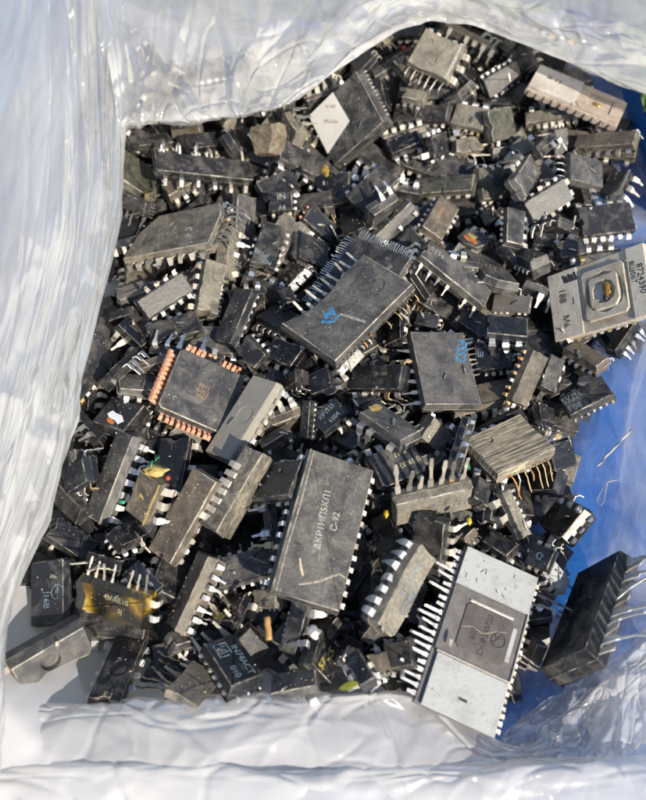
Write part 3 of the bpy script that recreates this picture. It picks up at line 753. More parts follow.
chip('E', (470,360,560,410,635,350,500,300), 1.6, 3, 'grey chip fragment with an orange rust patch on top', mat='grey', H=2.2, shape=[(-.5,-.3),(-.2,-.5),(.3,-.45),(.5,0),(.4,.4),(0,.5),(-.45,.3)], ribs=[('rust_patch',[(-.3,-.1),(-.1,-.2),(.05,-.12),(.2,-.25)],.16,'orange'), ('rust_patch',[(-.25,.1),(0,0),(.1,.05)],.2,'gunk')], pins=[('-y','fat',2,{'metalmix':'cream'})])
chip('z', (35,178,148,285,228,300,165,205), 2.1, 3, 'grey chip with four leaf-shaped white pins left of the ceramic package', mat='grey', shape=[(-.5,-.5),(.4,-.5),(.5,-.2),(.5,.5),(-.45,.5)], pins=[('-y','flat',6,{'metalmix':'bright','size':.7})], circ=[(.1,.1,.08,.2)])
chip('E', (320,420,590,645,622,560,370,360), 3.0, 4, 'dark grey narrow chip with round mark lying diagonally right of the centre', mat='grey', circ=[(.08,-.02,.30,.12)], txt=[('0156',-.33,.15,.3,0,'ink_grey')], pins=[('-y','flat',7,{'metalmix':'cream','size':.65}), ('+y','blob',7,{'metalmix':'tin'})])
chip('J', (100,130,240,200,270,160,130,60), 2.3, 3, 'chip swamped by tangled golden leads right of the bent central chip', mat='dark', pins=[('-y','curl',9,{'metalmix':'gold','size':1.3}), ('+y','fat',6,{'metalmix':'dull'}), ('-x','wave',5,{'metalmix':'gold'}), ('+x','curl',4,{'metalmix':'gold'})])
chip('J', (85,215,200,240,195,180,120,160), 1.5, 3, 'small bluish black chip above the chip with blue handwriting', mat='navy', H=3, pins=[('+x','fat',3)])
chip('E', (-20,610,60,620,90,560,0,560), 1.5, 0, 'black chip hidden under the bent central chip', mat='black')
# -- left
chip('G', (225,165,380,125,345,68,215,120), 2.0, 3, 'small grey chip with dark slit and looping wires at left', mat='grey', H=2.8, ribs=[('slit',[(-.25,-.05),(0,.0),(.28,.04)],.12,'ink_black')], pins=[('+x','curl',5,{'metalmix':'wire','size':2.0})], shape=[(-.5,-.2),(-.42,-.5),(.5,-.5),(.5,.3),(.4,.5),(-.4,.5)])
chip('G', (360,345,590,290,545,190,340,265), 2.1, 2, 'dark chip with four square white pins facing up at left', mat='dark', circ=[(-.2,-.15,.16,.12)], pins=[('+y','fat',5,{'metalmix':'bright','size':.9})])
chip('G', (230,255,330,360,365,320,265,235), 2.4, 3, 'glossy black rounded chip beside the large left-edge chip', mat='gloss', H=4, pins=[('+x','blob',2,{'metalmix':'bright'})])
chip('G', (190,250,300,215,290,180,200,210), 2.3, 1, 'dark chip with a curled grey lead above the glossy black chip', mat='dark', pins=[('-y','hook',4,{'metalmix':'dull'})])
chip('G', (300,450,450,400,440,365,300,415), 3, 2, 'thin brown chip with silver pin row left of the copper-legged chip', mat='brown', pins=[('+y','stub',6,{'metalmix':'dull'})])
chip('G', (320,530,420,460,400,420,305,480), 1.9, 1, 'scuffed brown chip tucked against the copper-legged chip', mat='brown')
chip('G', (60,600,290,355,140,205,-80,440), 1.9, 4, 'large flat black chip with a silver pin row against left plastic', mat='dark', H=3.4, notch=False, pins=[('-y','short',9,{'metalmix':'dull','miss':0})])
chip('L', (380,160,235,140,330,10,470,70), 1.15, 2, 'black rounded chip splashed with white and orange paint at left', mat='black', H=4.5, ribs=[('paint_splash',[(-.25,.25),(-.1,.12),(.08,.1),(.2,.02)],.22,'whitepaint'), ('paint_splash',[(-.1,.32),(.05,.28),(.12,.2)],.12,'orange')])
chip('H', (135,195,150,-20,212,-20,185,190), 3.4, 4, 'upper beige strip of a chip standing on edge at left of centre', mat='dusty', H=5)
chip('H', (60,322,105,105,195,135,160,345), 2.4, 4, 'beige chip on edge with four chunky pins at left of centre', mat='dusty', H=5, pins=[('-y','fat',7,{'metalmix':'cream','span':(.02,.62),'size':1.2,'miss':0})])
chip('H', (125,440,225,230,295,230,205,470), 2.1, 3, 'black chip with round dimple and silver pins left of the bent central chip', mat='black', circ=[(-.05,.2,.16,.2)], pins=[('-y','blob',7,{'metalmix':'bright'})])
chip('H', (300,350,385,395,490,340,380,290), 1.5, 2, 'dark grey chip tucked under the left tip of the bent central chip', mat='dark', pins=[('-y','stub',4,{'metalmix':'bright'})])
chip('H', (380,200,430,225,512,155,455,110), 1.4, 2, 'glossy black chip with bright bent strip left of the fine leads', mat='gloss', H=4, pins=[('-y','fat',3)])
chip('H', (415,305,390,240,445,220,478,280), 1.2, 2, 'tiny blocky black chip left of the fine-leaded package', mat='black', H=4)
chip('H', (330,500,440,560,505,480,380,420), 1.5, 1, 'black sheeny chip in the hollow below the bent central chip', mat='gloss')
chip('H', (210,480,300,570,350,500,270,420), 1.4, 1, 'black chip in the hollow above the copper-legged chip', mat='black', pins=[('+y','stub',4)])
chip('M', (545,270,640,200,620,160,560,190), 2.1, 2, 'dark chip with three white pins right of the pale grey chip', mat='black', pins=[('-y','fat',4,{'metalmix':'bright'})])
# -- centre: big pieces
chip('I', (110,340,300,55,530,150,340,440), 1.22, 4, 'flat square package with fine curled leads under the bent central chip', mat='dark', H=1.9, notch=False, chip=.03,
     pins=[('+y','fine',30,{'metalmix':'bright','miss':.02,'size':2.4,'tilt':.30,'jit':.5}), ('+x','fine',26,{'metalmix':'bright','miss':.02,'size':2.2,'tilt':.30,'jit':.5}), ('-y','fine',30,{'metalmix':'cream','span':(.6,1)})], ribs=[('scar',[(.16,-.22),(.32,-.30)],.07,'slate')])
chip('I', (225,578,548,245,340,135,20,420), 1.75, 6, 'large bent grey chip with blue paint scribbles in the middle of heap', mat='graintop', H=3.6, notch=False,
     shape=[(-.5,-.5),(-.2,-.5),(.2,-.49),(.5,-.5),(.5,.5),(.25,.5),(.02,.43),(-.18,.42),(-.34,.50),(-.5,.62)], circ=[(.30,-.05,.13,.22)],
     pins=[('+y','finger',9,{'metalmix':'cream','span':(.18,1),'size':.75,'miss':0}), ('-y','hook',9,{'metalmix':'rust','span':(.0,.42),'size':1.2,'miss':0,'tilt':.5}), ('-y','curl',8,{'metalmix':'gold','span':(.5,1)})],
     ribs=[('blue_scribble',[(-.22,.10),(-.19,.18),(-.15,.10),(-.12,.20)],.10,'marker_blue'), ('blue_scribble',[(-.27,.14),(-.24,.05),(-.2,.0),(-.13,.02)],.05,'marker_blue'), ('scar',[(-.12,.02),(-.08,-.2),(-.05,-.38)],.05,'ink_grey')])
chip('J', (75,238,142,545,376,540,302,245), 1.45, 5, 'dark grey wide chip with blue handwriting right of the centre', mat='graintop', H=3.4, circ=[(.28,-.08,.12,.06)],
     txt=[('FSS2',-.22,.34,.25,-18,'marker_blue')], pins=[('-y','flat',7,{'metalmix':'tin','size':.75,'miss':.1}), ('+y','flat',8,{'metalmix':'tin','span':(.0,.6),'size':.9,'miss':0,'tilt':.5})], notch=False)
chip('J', (345,408,492,402,488,275,332,292), 1.18, 4, 'glossy scratched small chip with two white pins below right of centre', mat='gloss', H=3, chip=.1, circ=[(.25,-.1,.11,.1)], txt=[('Ш',-.32,.05,.22,0,'ink_blue')], pins=[('-y','down',4,{'metalmix':'cream','span':(.2,1)}), ('+x','hook',1,{'metalmix':'tin','size':.3})])
chip('J', (345,270,490,265,480,232,370,230), 3, 3, 'dark curved chip lying behind the glossy scratched small chip', mat='gloss', pins=[('+y','stub',5)])
chip('J', (390,245,555,285,565,180,385,185), 1.6, 3, 'navy black chip below the chip with a bare metal lid', mat='navy', H=3)
chip('J', (395,165,572,168,560,105,430,95), 2.2, 3, 'chip with bare metal lid reflecting pale sky left of the ceramic', mat='slate', H=1.6, pins=[('-y','blob',6), ('+y','blob',6)])
chip('K', (100,540,190,310,262,360,168,556), 2.3, 4, 'brown chip with round mark slanting above the scraped chip', mat='brown', circ=[(.15,0,.18,.1)], pins=[('+y','stub',7,{'metalmix':'gold'}), ('-y','blob',7,{'metalmix':'gold'}), ('-x','fat',3,{'metalmix':'dull','size':1.2})])
chip('K', (215,470,265,330,325,365,285,500), 1.8, 3, 'dark chip with wavy pale edge beside the slanting brown chip', mat='dark', pins=[('+y','wave',5,{'metalmix':'gold','size':.5})])
chip('K', (300,310,450,400,500,345,370,280), 2, 3, 'brown dusty chip over the blue sack just below the ceramic package', mat='brown', pins=[('-y','stub',5), ('+y','fat',3,{'metalmix':'tin'})])
chip('K', (465,320,570,198,602,205,530,330), 2.7, 4, 'black chip with silver pin stubs half under the dirty ceramic package', mat='black', H=3, pins=[('-y','fat',5,{'metalmix':'tin','size':1.1})])
chip('K', (340,592,522,503,470,418,283,515), 1.85, 3, 'small black chip printed 5УД1 lying alone on the blue sack', mat='dark', H=3.3, txt=[('5УД1',-.26,.18,.33,0,'ink_blue'), ('Г08',-.30,-.22,.33,0,'ink_blue')], pins=[('-y','short',7,{'metalmix':'dull','size':.7}), ('-x','fat',1,{'metalmix':'gold','size':.25})])
chip('K', (215,530,275,560,290,620,220,610), 1.2, 2, 'chip smothered in silver leads between the scraped chip and blue sack', mat='black', pins=[('+y','hook',4), ('+x','hook',3), ('-y','curl',4)])
# -- left lower
chip('L', (430,140,560,180,500,270,420,210), 1.4, 1, 'black chip in the gap below the copper-legged chip', mat='black')
chip('L', (120,450,250,352,190,285,140,305), 1.6, 3, 'plain black square chip beside the chip with seven square pins', mat='navy', H=3)
chip('L', (170,230,190,280,275,312,282,265), .45, 2, 'bent grey chip shell against the left plastic', mat='grey', H=2, pins=[('+x','stub',3)])
chip('L', (445,555,538,380,430,320,385,480), 1.55, 3, 'dark brown chip with golden rim and yellow crumbs', mat='brown', H=3, ribs=[('gold_rim',[(-.48,-.45),(-.3,-.47),(0,-.44),(.3,-.47),(.48,-.45)],.08,'gunk'), ('crumb',[(-.02,-.1),(.03,0),(.0,.06),(.06,.1)],.09,'gunk')])
chip('L', (60,590,230,700,290,620,120,500), 1.9, 2, 'black chip with two rows of grey pins by the lower left plastic', mat='black', pins=[('+y','fat',6,{'metalmix':'dull'}), ('-y','short',6,{'metalmix':'dull'})])
chip('L', (-10,560,60,600,130,690,10,700), 1.2, 1, 'black chip showing through the lower left plastic edge', mat='black', pins=[('+y','fat',4,{'metalmix':'dull'})])
chip('L', (320,565,370,640,485,580,430,520), .65, 3, 'battered black chip with a rivet-like dot left of the long brown chip', mat='gloss', H=4, circ=[(0,.1,.1,.3)], pins=[('-y','stub',3)])
chip('M', (150,550,85,510,130,440,200,470), .9, 2, 'small glossy grey chip with scattered pins under the copper legs', mat='gloss', H=3, pins=[('+y','fat',3,{'metalmix':'dull'}), ('+x','fat',3,{'metalmix':'dull'})])
chip('M', (490,480,610,402,590,375,470,440), 2.6, 3, 'small brown chip with bright crushed pins beside the pale grey chip', mat='brown', pins=[('+y','hook',4,{'metalmix':'bright'}), ('-y','stub',4,{'metalmix':'bright'})])
chip('L', (218,505,345,148,428,180,272,545), 2.9, 5, 'dark chip with seven square silver pins down its right side', mat='grey', circ=[(-.03,-.0,.17,.1)], pins=[('-y','fat',7,{'metalmix':'bright','size':.95,'miss':0}), ('+y','stub',7,{'metalmix':'dull'})])
chip('M', (75,305,345,425,435,185,165,65), 1.0, 5, 'square dark chip ringed with copper legs at left of centre', mat='grey', special='plcc', H=3.6)
chip('M', (258,492,455,165,565,210,357,525), 2.5, 6, 'pale shiny narrow chip leaning over the copper-legged chip', mat='pale', circ=[(.03,-.08,.26,.08)], pins=[('+y','blob',8,{'metalmix':'cream','miss':0,'size':1.1})])
chip('N', (60,440,255,100,355,165,165,510), 2.7, 5, 'long brown dusty chip with flat white pins below the copper-legged chip', mat='brown', pins=[('+y','fat',7,{'metalmix':'cream','miss':.2,'size':.9}), ('-y','blob',8,{'metalmix':'tin','size':1.2})], circ=[(-.12,-.2,.03,.2)])
chip('S', (-20,250,195,225,250,70,60,100), 2.0, 3, 'smooth dark chip with fin-like white pins left of the large dusty chip', mat='dark', pins=[('+y','fat',6,{'metalmix':'cream'}), ('-y','blob',6,{'metalmix':'tin'})], notch=False)
chip('N', (352,380,545,45,465,10,272,330), 3.4, 6, 'narrow chip on edge with a ladder of seven fat white pins', mat='dusty', H=5, notch=False, auto=False, pins=[('+y','lay',7,{'metalmix':'cream','span':(.02,.80),'miss':0,'jit':.6})], txt=[('N',.42,.15,.4,-60,'ink_grey')])
chip('N', (365,605,580,540,560,420,325,475), 1.75, 4, 'smooth slate grey chip with white blob pins left of the large dusty chip', mat='grey', notch=False, chip=.03, pins=[('+y','blob',5,{'metalmix':'bright','size':1.0,'miss':0}), ('-y','blob',6,{'metalmix':'bright'})], ribs=[('scar',[(.15,.25),(.28,.05),(.42,-.1)],.05,'scar')])
chip('R', (180,310,310,-20,370,30,215,320), 2.9, 4, 'brown chip with blocky silver pins below the ladder-pinned chip', mat='brown', H=4, pins=[('-y','fat',7,{'metalmix':'tin'}), ('-x','hook',2,{'metalmix':'tin'})])
chip('R', (75,20,185,155,120,180,15,95), 1.9, 3, 'black chip with three short grey pins above the amber resin chip', mat='navy', pins=[('+y','fat',4,{'metalmix':'dull','size':.9})], notch=False)
# -- lower centre
chip('O', (240,160,215,45,320,30,335,100), 1.05, 3, 'smooth rounded black chip with silver pins below the bent central chip', mat='navy', H=4, chip=.16, pins=[('+y','fat',3,{'metalmix':'bright'}), ('-y','fat',3,{'metalmix':'bright'})], notch=False)
chip('O', (290,300,420,215,335,140,240,230), 1.35, 4, 'rounded black chip printed КР1533 above the large dusty chip', mat='navy', chip=.12, txt=[('КР1533',.0,.18,.24,10,'ink_blue'), ('1004',.05,-.2,.26,10,'ink_blue')], pins=[('-x','blob',3), ('+y','stub',4)])
chip('O', (310,310,440,385,460,290,385,262), 1.3, 3, 'black chip wedged between the КР1533 chip and the large dusty chip', mat='dark', H=4, pins=[('+x','blob',4,{'metalmix':'bright'})])
chip('O', (195,330,210,150,245,170,235,310), 3.6, 4, 'narrow upright chip strung with silver pins above the large dusty chip', mat='black', H=3, pins=[('-y','blob',7,{'metalmix':'tin'}), ('+y','stub',6,{'metalmix':'tin'})])
chip('O', (370,130,620,115,600,20,430,10), 2.3, 3, 'black chip with four broad grey pins below the bent central chip', mat='black', txt=[('J0-100',.1,.12,.2,0,'ink_grey')], pins=[('-y','fat',5,{'metalmix':'dull','miss':0})])
chip('P', (20,125,215,250,280,200,135,85), 1.9, 5, 'dusty chip with yellow gunk and five upright yellowed pins', mat='grey', pins=[('+y','stand',6,{'metalmix':'cream','size':.9,'miss':0})], ribs=[('yellow_gunk',[(-.44,-.1),(-.40,.1),(-.42,.3)],.34,'gunk')], notch=False)
chip('P', (10,68,10,125,140,110,128,60), .42, 4, 'small glossy block with orange specks beside the yellow-gunk chip', mat='gloss', H=4)
chip('P', (330,360,130,445,75,300,240,228), 1.45, 4, 'dark chip printed 0017 upside down above the chip with upright pins', mat='dark', txt=[('0017',-.12,-.22,.19,0,'ink_cream'), ('КР590ХН',-.22,.10,.19,0,'ink_cream')], circ=[(.16,-.24,.055,.25)], notch=False, chip=.08)
chip('P', (290,230,355,310,440,215,330,140), 1.15, 4, 'dusty-sided black chip between the 0017 chip and scraped chip', mat='dusty', H=4.5, pins=[('+x','hook',2,{'metalmix':'dull'})])
chip('y', (175,325,355,265,245,120,45,230), 1.3, 5, 'scraped golden-grey chip with wispy wires below its edge', mat='scraped', H=3, circ=[(-.2,.22,.07,.25)], pins=[('-y','drape',8,{'metalmix':'gold','span':(.15,1),'size':1.1}), ('+x','fat',6,{'metalmix':'tin','size':.8})], notch=False)
chip('y', (60,200,240,112,235,125,70,215), 6, 3, 'thin black chip edge directly above the scraped golden-grey chip', mat='black', H=4)
chip('P', (500,520,180,600,185,500,500,430), 2.35, 6, 'dusty narrow chip with seven long upright pins near the lower right', mat='dusty', H=3.4, flip=True, circ=[], notch=False, special='deadbug')
chip('P', (330,600,470,645,500,590,400,560), 2, 3, 'brown chip below the chip with upright pins', mat='brown', pins=[('+x','hook',4,{'metalmix':'tin'})])
chip('P', (500,470,520,380,580,420,560,520), 1.4, 3, 'dark chip with one bent white pin right of the upright-pin chip', mat='dark', pins=[('+y','stand',3,{'metalmix':'cream'})])
chip('P', (560,560,640,600,640,480,590,480), 1.3, 2, 'black hollow-looking chip right of the chip with upright pins', mat='black')
chip('W', (265,215,388,190,340,65,265,100), 1.15, 3, 'glossy dark grey chip with tiny ring mark beside the blue sack', mat='gloss', chip=.1, circ=[(.2,.1,.07,.1)], pins=[('+x','stub',2)])
chip('W', (160,288,280,288,290,190,200,200), 1.25, 3, 'dark chip printed with a boxed pale blue mark and КБ', mat='navy', txt=[('КБ',.05,-.2,.28,0,'ink_blue'), ('Н',.22,.22,.34,0,'ink_blue')])
chip('W', (195,420,305,482,402,355,310,285), 1.1, 4, 'upturned black chip with three riveted dots beside the blue sack', mat='black', H=3.6, special='dots', pins=[('+x','blob',3,{'metalmix':'tin','size':1.3})])
chip('W', (150,485,60,285,100,275,190,455), 4, 4, 'ragged narrow chip with curled silver pins above the white ceramic package', mat='dusty', H=3.4, pins=[('-y','hook',7,{'metalmix':'tin','size':1.2})])
chip('W', (150,572,245,617,285,520,185,490), 1.1, 4, 'small unscuffed black chip with a round logo beside the white ceramic package', mat='navy', special='gear', H=2.6)
chip('U', (325,85,430,150,482,100,375,25), 1.6, 3, 'black tumbled chip just above the white ceramic package', mat='black', H=4, pins=[('+x','stub',2)])
chip('X', (255,190,280,110,345,210,320,260), .55, 3, 'cream ceramic sliver between the round-logo chip and the big right chip', mat='ceramic', H=2)
chip('X', (150,560,215,460,250,470,215,585), 2, 2, 'brownish chip under the right edge of the white ceramic package', mat='brown', H=4, pins=[('+y','stub',3,{'metalmix':'cream'})])
chip('X', (405,482,552,48,368,170,213,545), 2.1, 5, 'big dark chip with long thin pins at the lower right', mat='dark', H=4.6, seam=.25, pins=[('-y','long',11,{'metalmix':'tin','miss':0,'size':1.2,'tilt':.15})], notch=False, chip=.03, flip=True)
chip('S', (418,686,548,112,290,8,114,608), 2.05, 6, 'largest dusty dark chip with engraved lettering below the centre', mat='graintop', H=4, notch=False, chip=.02,
     txt=[('ΔКР1ИП5ХЛ1',.05,.06,.13,4,'chalk'), ('С-92',.06,-.12,.13,4,'chalk')], pins=[('+y','short',12,{'metalmix':'tin','size':.8}), ('-y','stub',12,{'metalmix':'tin'})],
     ribs=[('scar',[(-.28,-.5),(-.26,-.35),(-.28,-.28),(-.34,-.12),(-.38,.05),(-.40,.14)],.03,'scar'), ('scar',[(-.24,.22),(-.30,.17),(-.34,.12)],.03,'straw'), ('edge_wear',[(-.48,.41),(-.2,.42),(.1,.405),(.48,.42)],.02,'scar')])
chip('S', (570,540,510,300,610,290,642,450), 2.2, 3, 'dark chip with square gold pins right of the large dusty chip', mat='dark', circ=[(-.25,-.1,.12,.1)], pins=[('+y','fat',6,{'metalmix':'gold'}), ('-y','blob',6)])
chip('T', (405,370,388,160,455,88,462,290), 2.0, 4, 'thin upright chip with three white pins right of the large dusty chip', mat='grey', H=3.5, pins=[('+y','fat',5,{'metalmix':'cream','span':(.1,.8)})])
chip('Z', (150,397,78,325,240,68,282,116), .36, 5, 'narrow chip printed CD4015 with bright angled pins left of the ceramic', mat='dusty', H=4, special='cd')
chip('T', (75,405,125,195,205,215,140,430), 2.6, 4, 'chip with a ladder of small white pins under the large dusty chip', mat='dark', pins=[('+y','fat',9,{'metalmix':'cream','size':1.25,'miss':0})])
chip('T', (210,470,290,540,335,410,250,300), 1.0, 3, 'black chip daubed with yellow figures near the near plastic edge', mat='black', H=3, txt=[('<5',.1,.1,.36,80,'ink_yellow'), ('57',-.1,-.25,.3,80,'ink_yellow')])
chip('T', (10,575,258,562,205,445,60,510), 1.8, 4, 'plain grey chip lying right at the near plastic edge', mat='grey', notch=False)
chip('T', (400,552,335,430,395,390,467,515), 2, 4, 'dark bluish chip with chrome sheen at the near plastic edge', mat='navy', H=3.5)
chip('T', (440,525,565,495,500,405,445,410), 1.3, 3, 'brown chip with a curled film scrap left of the white ceramic', mat='brown')
chip('Z', (110,485,205,475,195,370,100,400), 1.1, 2, 'dark square chip below the chip printed CD4015', mat='dark')
chip('T', (330,330,400,380,470,330,360,300), 1.6, 2, 'dark chip in the gap below the large dusty chip', mat='gloss', pins=[('+y','stub',4)])
chip('T', (180,300,260,330,330,270,210,230), 1.4, 2, 'black chip under the lower edge of the large dusty chip', mat='black', pins=[('-y','stub',4)])
# -- bottom left
chip('Q', (150,60,85,380,290,310,230,90), 1.55, 3, 'navy black chip printed with circled arrow logo and J16B', mat='navy', H=3, special='arrow')
chip('Q', (100,640,395,445,350,345,35,515), 1.95, 5, 'broken grey chip with a large round hollow at bottom left', mat='grey', H=4.5, flip=True, shape=[(-.5,-.5),(-.36,-.5),(-.15,-.30),(.12,-.36),(.40,-.5),(.5,-.3),(.5,.5),(-.5,.5)], auto=False, circ=[(-.04,.02,.25,1.0)], pins=[('-x','stub',2)])
chip('Q', (300,280,575,372,582,245,298,150), 2.3, 5, 'amber resin chip with tall white pins at the lower left', mat='amber', H=4, notch=False, txt=[('4МАЕ10',.10,.22,.22,0,'ink_cream'), ('5J',.16,-.1,.2,0,'ink_cream')], pins=[('+y','stand',8,{'metalmix':'cream','miss':.05,'tilt':-.3,'size':.9}), ('+x','stub',2,{'metalmix':'cream'})], ribs=[('dark_end',[(-.44,.42),(-.40,0),(-.44,-.42)],.30,'ink_black')])
chip('Q', (345,645,475,352,592,400,492,645), 2.3, 4, 'speckled black chip with round mark at the bottom left plastic edge', mat='black', circ=[(-.02,-.05,.27,.2)], txt=[('ГЗ',-.40,-.05,.22,90,'ink_cream')], pins=[('+y','blob',6,{'metalmix':'tin'}), ('-y','blob',5,{'metalmix':'tin'})])
chip('R', (165,585,305,410,425,530,330,610), 1.25, 3, 'dusty brown chip with long wavy dark leads over white film', mat='dusty', H=2.5, notch=False, pins=[('+y','wave',5,{'metalmix':'darkwire','size':1.0,'miss':0,'tilt':-.1}), ('+x','blob',4,{'metalmix':'tin'})], ribs=[('crack',[(-.4,.1),(-.1,-.05),(.2,-.3),(.45,-.35)],.03,'ink_black'), ('crack',[(.1,.4),(.05,.0),(.0,-.45)],.02,'ink_black')])
chip('R', (320,285,457,292,512,170,388,165), 1.15, 3, 'glittering black resin chip with yellow lettering at the lower left', mat='gloss', H=3.4, txt=[('0ЕУ',.0,-.32,.26,0,'ink_yellow')], pins=[('+x','stub',2,{'metalmix':'cream'})])
chip('R', (330,365,445,562,592,495,466,333), 1.5, 5, 'dark chip printed IN74ACT at the near plastic edge', mat='navy', H=4, notch=False, special='in74')
chip('R', (520,245,640,232,620,160,540,150), 1.7, 2, 'chip caked with pale dust left of the small ladder pins', mat='dusty', pins=[('-y','blob',5), ('-x','blob',3)])
chip('R', (190,330,300,300,330,360,230,390), 1.7, 2, 'grey broken chip above the dark IN74ACT chip', mat='grey')
# -- ceramics and the labelled package
chip('Y', (180,508,330,303,252,186,76,284), 1.15, 5, 'grey flat package with white paper label poking from under the top flap', H=5, special='labelled')
chip('D', (170,210,535,380,585,270,215,135), 2.3, 5, 'pinkish broken ceramic package with open cavity at the top right', H=3, special='pink')
chip('z', (350,495,650,395,635,170,305,275), 1.42, 6, 'dirty white ceramic package with burnt open cavity at the right edge', H=3, special='white_right')
chip('p', (418.6,695.4,465.6,539.8,543.7,573.3,496.6,733.7), 2.0, 6, 'large white ceramic package with dark window and many pins at bottom right', H=3, special='white_big')

# ------------------------------------------------------------------ chips with a build of their own
def sp_plcc(M4, L, W, H, rng, label, mat):
    root = make_root('microchip', M4, label)
    c = .05
    out = [Vector((x*L, y*W)) for x, y in ((-.5+c,-.5),(.5-c,-.5),(.5,-.5+c),(.5,.5-c),(.5-c,.5),(-.5+c,.5),(-.5,.5-c),(-.5,-.5+c))]
    holes = [(-.24*L, .30*W, .075*W, .12*MM, 22), (.33*L, .20*W, .07*W, .05*MM, 22), (-.33*L, -.26*W, .065*W, .04*MM, 22), (.28*L, -.34*W, .065*W, .04*MM, 22)]
    bm_obj('body', slab_bm(out, H, .12*MM, .2*MM, holes), mat, root)
    for side in ('+y', '-y', '+x', '-x'):
        run = L*.86; n = 11; pitch = run/n
        for i in range(n):
            s = -run/2 + pitch*(i+.5)
            o, ang = {'+y': (Vector((s, W/2, 0)), math.pi/2), '-y': (Vector((s, -W/2, 0)), -math.pi/2), '+x': (Vector((L/2, s, 0)), 0), '-x': (Vector((-L/2, s, 0)), math.pi)}[side]
            me = rng.choice(PLCC_PINS)
            link('pin', me, root, Matrix.Translation(o + Vector((0, 0, -.15*H))) @ Matrix.Rotation(ang + rng.gauss(0, .05), 4, 'Z') @ Matrix.Scale(pitch*1.18, 4))
    add_text(root, 'H', -.33*L, -.26*W, .08*W, 10, 'ink_grey', H/2 - .04*MM); add_text(root, 'A', .28*L, -.34*W, .09*W, 60, 'ink_grey', H/2 - .04*MM)
    for k, s in enumerate(('8811', 'K052', '3F07')): add_text(root, s, 0, (.06 - .08*k)*W, .085*W, 0, 'ink_brown', H/2)
    return root
PLCC_PINS = [strip([(-.1,.2,.5),(.3,.22,.58),(.8,.36+k*.04,.60),(1.25,.66,.60),(1.42,1.0,.58),(1.30,1.26-k*.03,.54),(1.02,1.34,.48),(.8,1.26,.4)], .24, 'pin', 'copper') for k in range(4)]
def sp_deadbug(M4, L, W, H, rng, label, mat):
    root = build_chip(M4, L, W, H, rng, label, mat, auto=False, notch=False, circ=[(.26,.05,.12,.10)], seam=.2,
                      txt=[('505',-.36,-.2,.26,0,'ink_grey'), ('АРХW06',-.24,.1,.24,0,'ink_grey')])
    add_pins(root, rng, L, W, H*.1 - H*.3, '-y', 'stand', 7, 'cream', miss=0, tilt=.02, size=1.5, jit=1.0)
    for i in range(7):
        if i in (0, 1, 4): 
            add_pins(root, rng, L, W, -H*.2, '-y', 'blob', 1, 'rust', span=(i/7, (i+1)/7), miss=0, size=1.0, name='rusted_pin_root')
    return root
def sp_dots(M4, L, W, H, rng, label, mat):
    root = build_chip(M4, L, W, H, rng, label, mat, notch=False, pins=[('+x','blob',3,{'metalmix':'tin','size':1.2})])
    for x, y in ((-.32,.30), (.0,.34), (.33,.34)):
        o = lump('rivet', (x*L, y*W, H/2), .9*MM, 'dull', x*9, (1, 1, .5), root, .2)
        lump('rivet_head', (0, 0, .35*MM), .45*MM, 'cream', y*5, (1, 1, .6), o, .2)
    return root
def ring(root, name, x, y, r, wd, mat, z, a0=0, a1=2*math.pi):
    return ribbon(root, name, circle_pts(x, y, r, 24, a0, a1), wd, mat, z)
def sp_gear(M4, L, W, H, rng, label, mat):
    root = build_chip(M4, L, W, H, rng, label, mat, notch=False, circ=[(.36,.34,.09,.2)])
    ring(root, 'logo', 0, 0, .15*W, .035*W, 'ink_blue', H/2, .3, 5.6); ring(root, 'logo', 0, 0, .09*W, .03*W, 'ink_blue', H/2, 3, 8)
    return root
def sp_arrow(M4, L, W, H, rng, label, mat):
    root = build_chip(M4, L, W, H, rng, label, mat, notch=False, auto=False, txt=[('J16В',.12,-.02,.21,0,'ink_blue')])
    x, y = .02*L, .30*W
    ring(root, 'logo', x, y, .17*W, .022*W, 'ink_blue', H/2, .9, 6.2)
    ribbon(root, 'logo', [(x-.10*W, y), (x+.02*W, y+.06*W), (x+.02*W, y-.06*W), (x-.10*W, y)], .02*W, 'ink_blue', H/2)
    ribbon(root, 'logo', [(x-.16*W, y), (x+.16*W, y)], .02*W, 'ink_blue', H/2)
    return root
def sp_in74(M4, L, W, H, rng, label, mat):
    root = build_chip(M4, L, W, H, rng, label, mat, notch=False, auto=False, chip=.03, txt=[('IN74ACT',.06,.20,.24,0,'ink_blue'), ('010',.24,-.15,.24,0,'ink_blue')],
                      pins=[('+x','hook',3,{'metalmix':'tin','size':.5}), ('-y','blob',6,{'metalmix':'tin'})])
    for pts in ([(-.36,-.28),(-.36,.06),(-.12,.06)], [(-.36,-.28),(-.10,-.28),(-.10,-.02)], [(-.30,.0),(-.30,-.2),(-.17,.0),(-.17,-.22)]):
        ribbon(root, 'logo', [(x*L, y*W) for x, y in pts], .05*W, 'ink_blue', H/2)
    return root
def sp_cd(M4, L, W, H, rng, label, mat):
    # traced across its width: local x is the short way, local y the long way
    root = build_chip(M4, L, W, H, rng, label, mat, notch=False, auto=False)
    add_pins(root, rng, L, W, .1*H, '+x', 'fat', 7, 'bright', miss=0, size=1.15, tilt=-.5)
    add_pins(root, rng, L, W, 0, '-x', 'blob', 7, 'cream')
    add_text(root, 'CD4015', -.24*L, .06*W, .30*L, math.radians(-90), 'ink_blue', H/2); add_text(root, '0110 INI', .10*L, -.10*W, .30*L, math.radians(-90), 'ink_blue', H/2)
    return root
